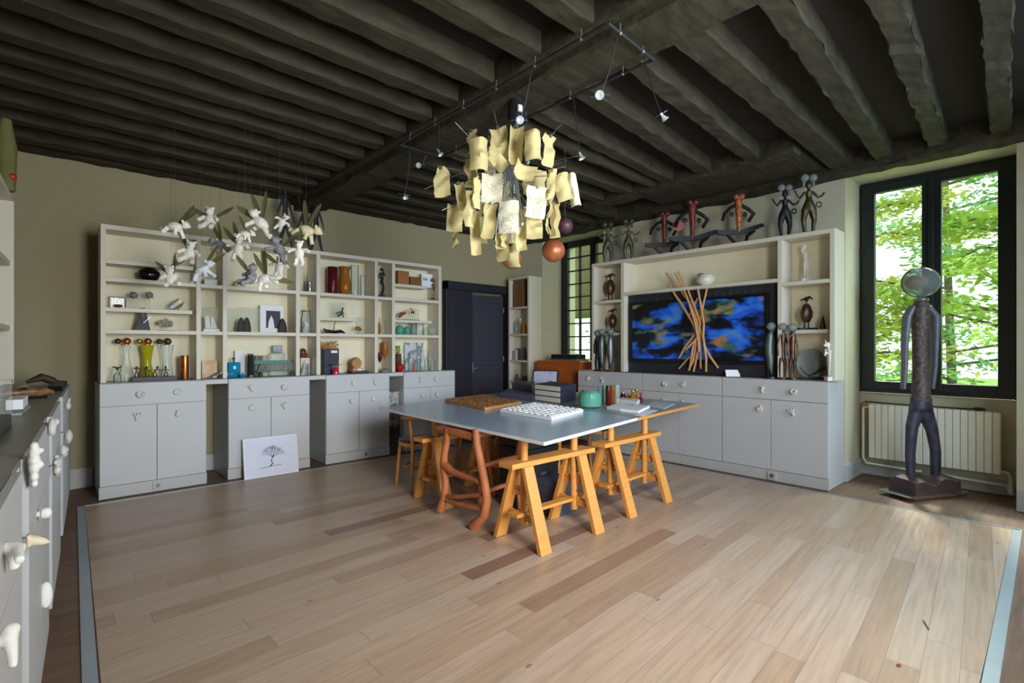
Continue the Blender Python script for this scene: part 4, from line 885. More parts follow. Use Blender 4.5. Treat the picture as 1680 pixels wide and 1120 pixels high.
t = thing('dried_flowers', 'bunch of dried straw-coloured flowers lying on the tall dark blue box', 'flowers', (x, 5.97, ZC+h)); g = G(); g2 = G()
for i in range(60):
    c = Vector((x-w_*.3+R.uniform(-.09, .14), 5.96+R.uniform(-.04, .04), ZC+h+.02+R.uniform(-.02, .07))); g.tube([(x-.02, 5.96, ZC+h+.006), c], .0015, 4); (g2 if i % 3 else g).ball(c, R.uniform(.006, .014), 6)
g.build('stems', M_dryflower, t); g2.build('flower_heads', mat('ochre_petals', S(190, 130, 60), .9, var=.4, scale=50), t)
lat('pink_flacon', 'small magenta perfume bottle with a rounded body', 'bottle', 545.5, 556, 602, ZC, 'dome', M_pink, 5.86)
lat('gold_disc', 'thin gold disc balanced above the magenta bottle on a clear stand', 'disc', 539, 562, 597.5, ZC+.11, 'dome', M_gold, 5.89); bb_ = bb(539, 562, 597.5, ZC, 5.89); tag(G().box(bb_[0]-.04, bb_[0]+.04, 5.86+.015, 5.905, ZC+.001, ZC+.109).build('clear_stand', G_acr), 'clear block stand under the thin gold disc', 'stand')
bxi('dark_tray', 'thin dark tray under the wooden barrel', 'tray', 573, 602, 608.5, ZC, M_navy, 5.9, .12)
x, w_, h = bb(572, 595, 588, ZC+.02, 5.91); t = thing('wooden_barrel', 'small light wooden barrel lying on a wooden cradle with a paper label', 'barrel', (x, 5.91, ZC+.02)); zz = ZC+.035
G(Matrix.Translation((x, 5.87, zz+.085)) @ RX(-math.pi/2)).lathe([(.001, 0), (.062, 0), (.075, .04), (.062, .08), (.001, .08)], (0, 0, 0), 22).build('barrel', M_brownwood, t); G().box(x-.06, x+.07, 5.86, 5.96, zz-.012, zz+.03).build('cradle', M_brownwood, t); G().box(x+.0, x+.055, 5.856, 5.859, zz, zz+.02).build('label', M_paperw, t)
# --- bay 6
x, w_, h = bb(621, 631, 436, Z1, 5.93); t = thing('dancing_statuette', 'slim black statuette of a dancer in the third narrow bay', 'statuette', (x, 5.93, Z1)); z = Z1
G().box(x-.04, x+.04, 5.90, 5.96, z+.001, z+.03).build('base', M_blackm, t); g = G().tube([(x-.01, 5.93, z+.03), (x+.025, 5.93, z+.13), (x, 5.93, z+.2)], [.012, .014, .022]).tube([(x+.012, 5.93, z+.03), (x+.032, 5.93, z+.12), (x+.005, 5.93, z+.2)], [.01, .013, .02]).tube([(x, 5.93, z+.19), (x+.01, 5.93, z+.25), (x+.0, 5.93, z+.32)], [.024, .017, .024]).ball((x, 5.93, z+.36), (.018, .018, .024)).tube([(x-.02, 5.93, z+.31), (x-.045, 5.93, z+.26), (x-.0, 5.93, z+.24)], .009).tube([(x+.02, 5.93, z+.31), (x+.05, 5.93, z+.27), (x+.02, 5.93, z+.36)], .009); g.build('figure', M_blackm, t, remesh=.004)
lat('cork_bottle', 'narrow amber bottle with a long neck in the third narrow bay', 'bottle', 620.5, 624, 521, Z2, 'bottle', G_amber, 5.9); lat('glass_flask', 'clear conical flask beside the narrow amber bottle', 'flask', 623, 633, 528, Z2, 'cone', G_clear, 5.95)
lat('glass_goblet', 'tall goblet with an amber and dark egg-shaped bowl', 'glass', 627, 636, 561, ZC, 'goblet', G_amber, 5.93); lat('glass_goblet', 'smaller dark brown goblet half hidden beside the amber one', 'glass', 620.5, 626, 578, ZC, 'goblet', G_dark, 5.96); lat('glass_dish', 'low clear textured dish at the foot of the amber goblet', 'dish', 624, 640, 604, ZC, 'dome', G_smoke, 5.86)
# --- bay 7
ZH = 2.15
bxi('wooden_box', 'orange-brown wooden box on the short top shelf', 'box', 650, 668, 445, ZH, mat('orange_brown_wood', S(160, 96, 44), .5), 5.95, .1); bxi('wooden_box', 'low brown wooden box beside the taller orange-brown one', 'box', 670, 688, 455, ZH, mat('olive_brown_wood', S(120, 84, 40), .5), 5.95, .1)
x, w_, h = bb(692, 711, 449.5, ZH, 5.95); t = thing('lettered_picture', 'white lettered picture with dried flowers on the short top shelf', 'picture', (x, 5.95, ZH)); G().box(x-w_/2, x+w_/2, 5.95, 5.965, ZH+.001, ZH+h).build('panel', M_paperw, t)
def text(s, size, M, m, parent, name='lettering'):
    c = bpy.data.curves.new(name, 'FONT'); c.body = s; c.size = size; c.extrude = .0008; c.materials.append(m); o = bpy.data.objects.new(name, c); COL.objects.link(o); o.parent = parent; o.matrix_local = WM[parent.name].inverted() @ M; WM[o.name] = M; return o
text('BA', .06, Matrix.Translation((x-w_*.4, 5.948, ZH+h*.5)) @ RX(math.pi/2), M_blackm, t)
g = G()
for i in range(34):
    c = Vector((x+.07+R.uniform(-.035, .035), 5.90, ZH+.12-.28*R.random()**1.3)); g.ball(c, R.uniform(.008, .016), 6)
g.tube([(x+.07, 5.90, ZH+.12), (x+.075, 5.895, ZH-.14)], .003); tag(g.build('dried_garland', mat('brown_dried_flowers', S(120, 70, 40), .9, var=.4, scale=50)), 'brown dried flower garland hanging over the short top shelf', 'garland')
x, w_, h = bb(652, 690, 497, 1.69, 5.92); t = thing('wire_animal', 'rusty wire and iron animal on a long thin black base', 'sculpture', (x, 5.92, 1.69)); z = 1.69
G().box(x-w_*.5, x+w_*.42, 5.89, 5.95, z+.001, z+.01).build('base', M_blackm, t); g = G()
for i in range(9): a = i*.7; g.tube([(x-.1+.03*i, 5.92, z+.01), (x-.12+.035*i+.02*math.sin(a), 5.92+.02*math.cos(a), z+.08+.05*abs(math.sin(a))), (x-.06+.03*i, 5.92, z+.15-.02*math.cos(a))], .002, 5)
g.build('wires', M_blackm, t); G().tube([(x-.15, 5.92, z+.03), (x-.11, 5.92, z+.08), (x-.05, 5.92, z+.10)], [.01, .028, .012]).ball((x+.06, 5.92, z+.11), (.03, .012, .016)).tube([(x+.02, 5.92, z+.17), (x+.05, 5.92, z+.12)], .006).build('iron_plates', M_rust, t)
for k, (a, b, yt, pr, m, lab) in enumerate(((650, 662, 533, 'round', G_green, 'leftmost greenish glass vase on the middle right shelf'), (663, 673, 535, 'round', G_green, 'second greenish glass vase on the middle right shelf'), (674, 683, 531, 'vase', G_smoke, 'grey glass vase third along the middle right shelf'), (683.5, 694, 528, 'cyl', G_clear, 'clear square glass vase fourth along the middle right shelf'), (695, 703, 530, 'flask', G_clear, 'clear flask fifth along the middle right shelf'), (704, 716, 536, 'round', G_clear, 'rightmost low clear bowl on the middle right shelf'))):
    lat('glass_vase', lab, 'vase', a, b, yt, Z2, pr, m, 5.93, group='glass vases on the middle right shelf')
x, w_, h = bb(664, 694, 562, ZC, 6.04); tag(G().box(x-w_/2, x+w_/2, 6.03, 6.045, ZC+.001, ZC+h).build('ink_picture', M_map), 'black and white ink picture behind the clear bottles', 'picture')
x, w_, h = bb(650, 657, 580, ZC, 5.95); t = thing('potted_plant', 'small green plant in a narrow brown pot', 'plant', (x, 5.95, ZC)); G().box(x-w_/2, x+w_/2, 5.93, 5.97, ZC+.001, ZC+h).build('pot', M_dkwood, t); g = G()
for i in range(30): g.ball((x+R.uniform(-.03, .03), 5.95+R.uniform(-.025, .025), ZC+h+.01+R.uniform(0, .09)), R.uniform(.007, .014), 6)
g.build('leaves', M_leafy, t)
lat('red_flacon', 'round orange-red glass bottle at the left of the clear bottles', 'bottle', 650, 662, 595, ZC, 'round', G_red, 5.86)
for k, (a, b, yt, pr, y_, lab) in enumerate(((657, 664, 567, 'cone', 5.92, 'slim pointed clear bottle beside the small plant'), (664, 671, 590, 'round', 5.86, 'small round clear bottle in front of the ink picture'), (671, 679, 577, 'bottle', 5.92, 'clear bottle with a red cylinder in front of the ink picture'), (679, 685, 590, 'round', 5.86, 'small round smoky bottle in front of the ink picture'), (684, 690, 570, 'bottle', 5.95, 'tall narrow clear bottle with silver collar'), (689, 697, 564, 'flask', 5.90, 'clear long-necked bottle right of the ink picture'), (696, 703, 585, 'carafe', 5.87, 'first of three low waisted clear bottles at the right end'), (703, 709, 572, 'bottle', 5.95, 'tall clear bottle behind the low waisted ones'), (706, 713, 588, 'carafe', 5.87, 'second of three low waisted clear bottles at the right end'), (713, 720, 590, 'carafe', 5.86, 'third of three low waisted clear bottles at the right end'))):
    lat('clear_bottle', lab, 'bottle', a, b, yt, ZC, pr, G_clear if k != 3 else G_smoke, y_, group='clear perfume bottles in the lower right bay', stop=M_steel if k in (4,) else None)
x = bb(671, 679, 577, ZC, 5.92)[0]; tag(G().tube([(x, 5.865, ZC+.05), (x+.005, 5.87, ZC+.13)], .014).build('red_tube', M_red), 'small red cylinder standing before the ink picture', 'cylinder'); bpy.data.objects['red_tube'].location.z = ZC+.002
x, w_, h = bb(714, 724, 548, ZC, 5.93); t = thing('figure_bottle', 'tall clear glass bottle blown with a curving side handle', 'bottle', (x, 5.93, ZC)); G().lathe([(r*w_*.62, z*h) for r, z in P['carafe']], (x-.01, 5.93, ZC+.001)).build('bottle', G_clear, t); G().tube([(x+.01, 5.93, ZC+h*.8), (x+.045, 5.93, ZC+h*.74), (x+.02, 5.93, ZC+h*.66), (x+.05, 5.93, ZC+h*.55), (x+.015, 5.93, ZC+h*.33)], .006).build('handle', G_smoke, t)
# niche with carved driftwood; leaning drawing
for k, (a, b, z0, z1, lab) in enumerate(((3.215, 3.30, 0, .56, 'left carved driftwood panel in the niche behind the tabletop corner'), (3.305, 3.39, 0, .59, 'right carved driftwood panel in the same niche'))):
    rows = [[Vector((a+(b-a)*j/5+noise.noise(Vector((i*.5, j, k)))*.004, 5.86+noise.noise(Vector((i*.6, j*1.3, k*5)))*.02, z0+.001+(z1-z0)*i/18)) for j in range(6)] for i in range(19)]
    g = G().sheet(rows); g.box(a, b, 5.885, 5.91, z0+.001, z1); tag(g.build('driftwood_panel', M_drift), lab, 'panel')
tag(G().box(3.215, 3.39, 5.87, 5.90, .60, .77).build('pattern_panel', scribble('speckled_print', S(200, 198, 192), S(30, 30, 30), 90, .5, 30)), 'speckled black and white panel above the driftwood in the niche', 'panel')
FM = Matrix.Translation((1.775, 5.645, 0)) @ RX(-.17); t = thing('framed_drawing', 'white framed ink drawing of a bare tree leaning on the second cabinet', 'picture', (1.775, 5.645, 0), FM)
G(FM).box(-.26, .26, 0, .018, .004, .40).build('backing', mat('pale_lilac_paper', S(216, 218, 232), .6, var=.01), t); G(FM).box(-.268, -.256, -.006, .02, .003, .408).box(.256, .268, -.006, .02, .003, .408).box(-.256, .256, -.006, .02, .003, .012).box(-.256, .256, -.006, .02, .398, .408).build('frame', M_paperw, t)
g = G(FM); rr = random.Random(4)
def branch(x, z, a, L, w_, n):
    x1 = x+math.sin(a)*L; z1 = z+math.cos(a)*L; g.tube([(x, -.002, z), ((x+x1)/2+rr.uniform(-.004, .004), -.002, (z+z1)/2), (x1, -.002, z1)], [w_, w_*.8, w_*.6], 5)
    if n:
        for s in (-1, 1, rr.choice((-.3, .4))): branch(x1, z1, a*.8+s*rr.uniform(.35, .75), L*rr.uniform(.6, .85), w_*.6, n-1)
g.tube([(-.02, -.002, .10), (.01, -.002, .13), (-.005, -.002, .16), (.015, -.002, .20)], [.006, .005, .004, .0035], 6)
for a in (-.9, -.4, .1, .6, 1.1): branch(.015, .195, a, .045, .003, 3)
g.tube([(-.12, -.002, .093), (-.02, -.002, .103), (.1, -.002, .108)], .002, 5); g.build('tree_drawing', M_blackm, t)
# --- tall corner shelf
def nb(px0, px1, yt, zb):
    a = onx(px0, yt, 5.72); b = onx(px1, yt, 5.72); return (a.y+b.y)/2, abs(a.y-b.y), a.z-zb
for z, items in ((1.98, ((840, 845, 467, M_rust, 'left'), (846, 852, 460, M_rust, 'middle'), (853, 860, 457, M_rust, 'right'))),):
    for k, (a, b, yt, m, wd) in enumerate(items):
        y, w_, h = nb(a, b, yt, z); g = G().box(5.68, 5.76, y-w_/2, y+w_/2, z+.001, z+max(h, .3)); tag(g.build('woven_box', mat('gold_brown_wicker', S(120, 90, 50), .8, var=.5, scale=60)), wd+' brown woven box at the top of the tall corner shelf', 'box', 'brown woven boxes')
for k, (a, b, yt, m) in enumerate(((847, 852, 528, G_clear), (853, 858, 523, G_clear), (859, 862, 530, G_amber))):
    y, w_, h = nb(a, b, yt, 1.55); tag(G().lathe([(r*.045, q*max(h, .15)) for r, q in P['jar']], (5.70, y, 1.551)).build('storage_jar', m), ('clear jar nearest the door', 'taller clear jar in the middle', 'amber jar at the right')[k]+' on the tall corner shelf', 'jar')
for k, (a, b, yt) in enumerate(((844, 848, 575), (850, 853, 574), (854, 858, 571))):
    y, w_, h = nb(a, b, yt, 1.13); tag(G().box(5.66, 5.78, y-w_/2, y+w_/2, 1.131, 1.13+max(h, .12)).build('book', (M_slab, M_paperw, M_grey)[k]), ('grey book', 'white book', 'dark grey book')[k]+' standing on the tall corner shelf', 'book')
lat2 = tag(G().lathe([(.02, 0), (.02, .05), (.012, .06), (.016, .09), (.001, .1)], (5.68, 6.1, .801)).build('small_figurine', M_bronze), 'tiny dark figurine low on the tall corner shelf', 'figurine')
tag(G().box(5.66, 5.78, 5.84, 5.96, .801, .88).build('wooden_box', M_dkwood), 'small dark wooden box low on the tall corner shelf', 'box')
# cabinet in front of the far window
t = thing('orange_cabinet', 'orange-brown wooden cabinet below the small-paned window', 'cabinet', (5.85, 5.2, 0)); G().box(5.62, 6.1, 4.72, 5.62, 0.001, 1.14).build('body', mat('orange_lacquered_wood', S(180, 92, 34), .3, var=.15, scale=3), t, bevel=.03)
G().box(5.60, 5.62, 4.78, 5.15, .1, 1.08).build('door', MATS['orange_lacquered_wood'], t); G().box(5.60, 5.62, 5.18, 5.56, .1, 1.08).build('door', MATS['orange_lacquered_wood'], t)
tag(G().box(5.70, 5.98, 4.86, 5.40, 1.1405, 1.165).build('flat_box', M_steel), 'flat silvery box on the orange-brown cabinet', 'box'); tag(G().box(5.72, 5.95, 4.90, 5.38, 1.166, 1.23).build('black_box', M_black), 'low black box lying on the silvery box on the orange-brown cabinet', 'box')
FM = Matrix.Translation((5.50, 5.17, .742)); 
FM = Matrix.Translation((5.02, 4.84, .75)) @ RZ(math.radians(-62)) @ RX(-.15); t = thing('framed_drawing', 'small black framed drawing of tangled lines standing behind the card boxes', 'picture', (5.02, 4.84, .75), FM)
G(FM).box(-.17, .17, 0, .015, .002, .27).build('backing', scribble('tangled_line_drawing', S(206, 208, 226), S(30, 30, 34), 34, .58, 12), t); G(FM).box(-.18, -.165, -.01, .02, .001, .28).box(.165, .18, -.01, .02, .001, .28).box(-.165, .165, -.01, .02, .265, .28).box(-.165, .165, -.01, .02, .001, .015).build('frame', M_black, t)

# ================================================================ THINGS ON THE RIGHT-HAND UNIT
def face_cam(p):            # a frame standing at p whose x runs to the right as seen from the room's near corner
    return Matrix.Translation(p) @ Matrix(((RT.x, FW.x, 0, 0), (RT.y, FW.y, 0, 0), (0, 0, 1, 0), (0, 0, 0, 1)))
def at_top(px, z, x=5.56):   # point standing on height z on the plane x
    r = ray(px, 568); t = x/r.x; return Vector((x, r.y*t, z))
def hpx(p, py):              # height above p.z reached at picture row py, at the depth of p
    d = p.dot(FW); return CAMH - (py-568)/845*d - p.z
ZT = 2.4525
# pair of tall greenish wire-and-bronze figures at the left end
M_verd = mat('greenish_bronze', S(96, 100, 76), .45, .4, c2=S(52, 50, 40), scale=40)
def bun_figure(px, pytop, m, label, buns=None, bag=True, lean=0, x=5.56):
    p = at_top(px, ZT, x); h = hpx(p, pytop); M = face_cam(p); s = h/.52
    t = thing('standing_figure', label, 'sculpture', p, M)
    g = G(M); V = lambda a, c: Vector((a*s, 0, c*s))
    g.tube([V(-.035, .015), V(-.045, .12), V(-.03, .2), V(-.0, .27)], [.014*s, .022*s, .034*s, .034*s]).tube([V(.035, .015), V(.045, .12), V(.03, .2), V(0, .27)], [.014*s, .022*s, .034*s, .034*s])
    g.tube([V(0, .24), V(0, .31), V(0, .36)], [.036*s, .024*s, .034*s]).tube([V(0, .35), V(0, .40)], [.014*s, .012*s]).ball(V(0, .415), (.03*s, .022*s, .034*s))
    g.tube([V(-.035, .355), V(-.075, .30), V(-.11, .345)], [.012*s, .011*s, .009*s]).tube([V(.035, .355), V(.08, .31), V(.12, .37 if not bag else .33)], [.012*s, .011*s, .009*s])
    for k in (-1, 0, 1): g.tube([V(-.11, .345), V(-.12+.014*k, .37)], .004*s, 6).tube([V(.12, .33), V(.13+.014*k, .355)], .004*s, 6)
    g.build('body', m, t, remesh=.0045)
    b = G(M)
    for sx in (-1, 1): b.ball(V(sx*.036, .475), .035*s)
    b.tube([V(-.04, .44), V(-.045, .40)], .01*s).tube([V(.04, .44), V(.045, .40)], .01*s); b.build('hair_buns', buns or m, t)
    if bag:
        G(M).tube([V(.085+.022*math.cos(a*.5), .25+.022*math.sin(a*.5)) for a in range(13)], .006*s, 6).build('ring_bag', m, t)
    G(M).lathe([(.001, 0), (.06*s, 0), (.06*s, .01*s), (.001, .012*s)], (0, 0, 0.001)).build('base', M_blackm, t)
    return t
bun_figure(997, 362, M_verd, 'greenish wire figure with raised arms, leftmost on top of the right-hand shelving'); bun_figure(1031, 357, M_verd, 'greenish wire figure second from the left on top of the right-hand shelving')
bun_figure(1288, 300, M_blackm, 'dark metal figure with two glass hair buns, the smaller of the two by the window', G_smoke); bun_figure(1327, 283, mat('olive_bronze', S(90, 80, 44), .4, .5, c2=S(40, 38, 30), scale=20), 'tall olive bronze figure with two glass hair buns, nearest the window', G_smoke)
# three red-and-black balancing figures
M_redblk = mat('red_patterned_enamel', S(150, 52, 42), .4, c2=S(26, 14, 14), scale=60, detail=0)
M_orblk = mat('orange_patterned_enamel', S(214, 120, 50), .4, c2=S(60, 30, 20), scale=45, detail=1)
def balancer(pxc, pytop, m, label):
    p = at_top(pxc, ZT, 5.58); h = hpx(p, pytop); M = face_cam(p); s = h/.36; t = thing('balancing_figure', label, 'sculpture', p, M, 'black and red balancing figures on the right-hand shelving')
    V = lambda a, c, y=0: Vector((a*s, y*s, c*s))
    G(M).poly([V(-.16, .075, -.012), V(-.155, .10, -.012), V(.02, .105, -.012), (V(.16, .15, -.012)), V(.18, .13, -.012), V(.06, .08, -.012), V(-.12, .065, -.012)], (0, .024*s, 0)).tube([V(-.09, .08), V(-.02, .003)], .012*s, 8).tube([V(.11, .10), V(.06, .06), V(.05, .003)], .013*s, 8).build('bench', M_blackm, t)
    g = G(M).tube([V(0, .09), V(0, .2), V(-.003, .31)], [.013*s, .02*s, .026*s], 10); g.build('torso', m, t)
    G(M).tube([V(0, .29), V(-.06, .26), V(-.10, .22), V(-.115, .17)], [.014*s, .012*s, .012*s, .011*s], 8).tube([V(0, .29), V(.07, .25), V(.105, .22), V(.07, .165)], [.014*s, .013*s, .014*s, .012*s], 8).build('arms', M_blackm, t)
    G(M).ball(V(-.018, .338), .020*s).ball(V(.02, .34), .024*s).ball(V(0, .325), .018*s).build('head', m if m is M_redblk else mat('salmon_enamel', S(150, 78, 56), .5), t)
    for a in (-.05, .045): G(M).ball(V(a, .215), (.016*s, .008*s, .016*s)).build('disc', M_blackm, t)
balancer(1090, 347, M_redblk, 'smallest red and black figure on a black bench, left of the red disc'); balancer(1136, 327, M_redblk, 'middle red and black figure on a black bench, right of the red disc'); balancer(1212, 318, M_orblk, 'orange-bodied black figure on a black bench, right of the other two')
p = at_top(1113, ZT, 5.50); M = face_cam(p); d_ = p.dot(FW); zc = CAMH-(370-568)/845*d_
t = thing('red_disc', 'speckled red disc on a thin stand between two balancing figures', 'disc', p, M); G(M).tube([(0, 0, 0.001), (0, 0, zc-ZT)], .004, 6).lathe([(.03, 0), (.03, .004), (.001, .005)], (0, 0, 0.001)).build('stand', M_blackm, t); G(M).lathe([(.001, -.008), (.065, -.008), (.065, .008), (.001, .008)], (0, 0, zc-ZT), 24, M=RX(math.pi/2).to_3x3()).build('disc', mat('speckled_red', S(190, 90, 74), .6, c2=S(110, 40, 36), scale=60), t)
# little bronze birds-in-cloaks on the side shelves
M_bz = mat('brown_bronze', S(110, 76, 56), .35, .6, c2=S(56, 44, 38), scale=25)
def cloak(px, pyt, z, label, base=False, x=5.60):
    p = at_top(px, z+.001, x); h = hpx(p, pyt); M = face_cam(p); s = h/.22; t = thing('bronze_bird_figure', label, 'statuette', p, M, 'small bronze hatted figures')
    b0_ = .0
    G(M).box(-.055*s, .055*s, -.03*s, .03*s, 0, .012*s).build('base', M_blackm, t)
    g = G(M); g.lathe([(.001, .045*s), (.02*s, .05*s), (.036*s, .08*s), (.038*s, .11*s), (.026*s, .145*s), (.016*s, .16*s), (.001, .162*s)], (0, 0, 0), 14, sy=.7)
    g.tube([(-.014*s, 0, .012*s), (-.012*s, 0, .055*s)], .005*s, 6).tube([(.014*s, 0, .012*s), (.012*s, 0, .055*s)], .005*s, 6).tube([(0, 0, .15*s), (0, 0, .185*s)], .006*s, 8)
    g.build('body', M_bz, t)
    G(M).ball((0, 0, .192*s), .014*s).tube([(-.04*s, 0, .185*s), (-.0, 0, .195*s), (.02*s, 0, .205*s), (.04*s, 0, .19*s)], [.003*s, .008*s, .007*s, .003*s], 8).build('hat', M_blackm, t)
cloak(1001, 446, 1.95, 'small bronze hatted figure on the top left side shelf beside the picture'); cloak(1005, 504, 1.53, 'small bronze hatted figure on the lower left side shelf beside the picture'); cloak(1323, 483, 1.513, 'brown bronze hatted figure on a dark base, on the side shelf nearest the window')
p = at_top(1350, 1.514, 5.6); G_ = G(face_cam(p)).lathe([(.001, 0), (.03, 0), (.026, .05), (.012, .11), (.001, .14)], (0, 0, 0), 10, sy=.6); tag(G_.build('dark_cone', M_blackm), 'dark pointed cone beside the bronze figure on the window-side shelf', 'sculpture')
p = at_top(1322, 1.986, 5.60); M = face_cam(p); h = hpx(p, 398); s = h/.34; t = thing('white_statuette', 'slim white plaster statuette on a white cube, on the top shelf nearest the window', 'statuette', p, M)
G(M).box(-.045*s, .045*s, -.03*s, .03*s, 0, .03*s).build('base', M_plaster, t); g = G(M); V = lambda a, c: Vector((a*s, 0, c*s))
g.tube([V(-.01, .03), V(-.012, .1), V(-.006, .17)], [.006*s, .009*s, .016*s]).tube([V(.014, .03), V(.014, .1), V(.006, .17)], [.006*s, .009*s, .016*s]).tube([V(0, .16), V(0, .2), V(-.005, .255)], [.018*s, .012*s, .02*s]).ball(V(-.01, .305), (.018*s, .016*s, .025*s)).tube([V(-.006, .26), V(-.01, .29)], .007*s).tube([V(-.02, .25), V(-.035, .27), V(-.02, .32)], .006*s).tube([V(.015, .25), V(.035, .25)], .006*s)
g.build('figure', M_plaster, t, remesh=.004)
# leaf-bodied figures with glass heads
def leafman(px, pyt, label, kind, x=5.466, base=M_bz, m=M_grey):
    p = at_top(px, 1.027, x); h = hpx(p, pyt); M = face_cam(p); s = h/.46; t = thing('glass_headed_figure', label, 'sculpture', p, M, 'glass-headed figures on the right-hand worktop'); V = lambda a, c, y=0: Vector((a*s, y*s, c*s))
    G(M).lathe([(.001, 0), (.05*s, 0), (.045*s, .012*s), (.001, .016*s)], (0, 0, 0.0), 14, sy=.8).build('base', base, t)
    if kind == 'leaf':
        g = G(M).sheet([[V(-w2, c, .008), V(-w2*.4, c, -.012), V(w2*.2, c, -.012), V(w2, c, .006)] for w2, c in ((.006, .03), (.026, .1), (.042, .2), (.044, .27), (.032, .34), (.012, .40))])
        g.build('leaf_cloak', m, t, solid=.004, smooth=True); G(M).tube([V(-.014, .01, .02), V(-.01, .2, .02)], .009*s, 8).tube([V(.014, .01, .02), V(.01, .2, .02)], .009*s, 8).tube([V(0, .15, .02), V(0, .40, .012)], .014*s, 8).build('body', M_blackm, t)
    else:
        G(M).tube([V(-.02, .01), V(-.022, .1), V(-.012, .17)], [.008*s, .011*s, .016*s]).tube([V(.02, .01), V(.022, .1), V(.012, .17)], [.008*s, .011*s, .016*s]).tube([V(0, .15), V(0, .25), V(0, .36), V(0, .40)], [.022*s, .022*s, .026*s, .012*s]).tube([V(-.022, .36), V(-.04, .28), V(-.036, .19)], .007*s).tube([V(.022, .36), V(.04, .28), V(.04, .19)], .007*s).build('body', m, t)
    G(M).tube([V(-.026, .35, -.012), V(0, .385, -.03), V(.026, .40, -.012)], .003*s, 5).build('necklace', M_steel, t)
    G(M).ball(V(0, .425), (.038*s, .034*s, .034*s), 14).build('head', G_smoke, t)
M_gleaf = mat('grey_green_metal_leaf', S(104, 114, 108), .4, .5, var=.2, scale=60)
leafman(981, 541, 'dark glass-headed figure at the far left of the right-hand worktop', 'man', m=M_blackm, x=5.468); leafman(988, 539, 'silvery leaf-cloaked figure second from the left on the right-hand worktop', 'leaf', m=M_gleaf, x=5.466); leafman(1002, 539, 'silvery leaf-cloaked figure just left of the black picture board', 'leaf', m=M_grey, x=5.466)
leafman(1265, 528, 'grey-green leaf-cloaked figure at the right edge of the picture board', 'leaf', m=M_gleaf, x=5.466); leafman(1284, 529, 'slim dark glass-headed figure between the leaf figure and the rightmost one', 'man', m=M_bz, x=5.466); leafman(1300, 530, 'slim dark glass-headed figure, rightmost of the row by the window', 'man', m=M_bz, x=5.466)
# bowl with a bird
p = at_top(1157, 2.031, 5.56); M = face_cam(p); t = thing('bird_bowl', 'round white ceramic bird-shaped bowl on the long top shelf', 'bowl', p, M); G(M).lathe([(.001, 0), (.05, .0), (.095, .045), (.10, .08), (.075, .125), (.06, .135), (.055, .13), (.09, .08), (.05, .01)], (0, 0, 0.001), 24).build('bowl', mat('glazed_cream', S(214, 210, 186), .3), t)
G(M).ball((.065, -.02, .105), (.04, .035, .034)).tube([(.09, -.02, .10), (.115, -.02, .095)], [.008, .002]).build('head', MATS['glazed_cream'], t); G(M).ball((.07, -.053, .112), .006).build('eye', M_blackm, t); G(M).ball((-.04, 0, .13), (.05, .02, .02)).build('wing', M_grey, t)
# bundle of bare sticks
t = thing('stick_bundle', 'tall sheaf of crossing bare peeled sticks in front of the blue picture', 'sculpture', (5.49, 3.2, 1.027)); M_st = mat('peeled_stick_wood', S(200, 148, 92), .6, var=.2, scale=14, stretch=(6, 6, 1))
SK = [[(675,140),(800,290),(900,430),(950,560),(960,700),(965,940)],[(700,235),(760,340),(850,480),(930,600)],[(750,140),(830,300),(930,520),(990,700),(1010,800)],[(775,125),(860,290),(920,440),(960,560),(950,640),(900,760),(870,950)],[(940,270),(960,370),(990,560),(985,680),(1010,850),(1010,965)],[(1022,245),(970,470),(930,680),(880,830),(780,940)],[(940,350),(905,420),(860,520)],[(780,360),(830,440),(900,560),(940,660)],[(910,660),(840,750),(785,850)],[(950,660),(900,720),(840,780)],[(1000,760),(1050,850),(1110,935)],[(960,700),(930,850),(905,965)],[(930,700),(900,880),(860,955)],[(820,270),(880,420),(930,540),(950,650),(960,800)],[(870,400),(920,560),(945,700),(950,800)]]
for i, l in enumerate(SK):
    off = (i % 5)*.008
    pts = [onx(960+u/5.09, 420+v/5.09, 5.478-off) for u, v in l]
    for q in pts: q.z = max(q.z, 1.037)
    n = len(pts); G().tube(pts, [.0135-.006*abs(k/(n-1)-.5) for k in range(n)], 7).build('stick', M_st, t, jitter=.003)
p = at_top(1203, 1.027, 5.47); M = face_cam(p); tag(G(M @ RX(-.35)).box(-.075, .075, 0, .003, .0, .075).build('caption_card', M_paperw), 'small pale card leaning under the blue picture', 'card')
# glass disc with wire, white cat-like figure
p = at_top(1331, 1.027, 5.62); M = face_cam(p); t = thing('glass_disc', 'large clear glass disc with black wire loops in front, on the window-side worktop', 'sculpture', p, M)
G(M).lathe([(.001, 0), (.145, 0), (.15, .008), (.001, .006)], (0, 0, .152), 32, M=RX(math.pi/2).to_3x3()).build('disc', G_smoke, t); G(M).box(-.12, .12, -.05, .03, 0, .012).build('base', M_blackm, t)
G(M).tube([(-.14, -.05, .12), (-.1, -.05, .07), (-.03, -.05, .025), (.05, -.05, .02), (.12, -.05, .06), (.13, -.05, .10), (.07, -.05, .12), (.02, -.05, .07), (-.05, -.05, .03)], .004, 6).tube([(.12, -.05, .12), (.05, -.05, .08), (.0, -.05, .05)], .006, 6).build('wire', M_blackm, t)
p = at_top(1361, 1.036, 5.455); M = face_cam(p); h = hpx(p, 556); s = h/.33; t = thing('white_animal_figure', 'slender white plaster animal-headed figure at the corner of the worktop', 'statuette', p, M)
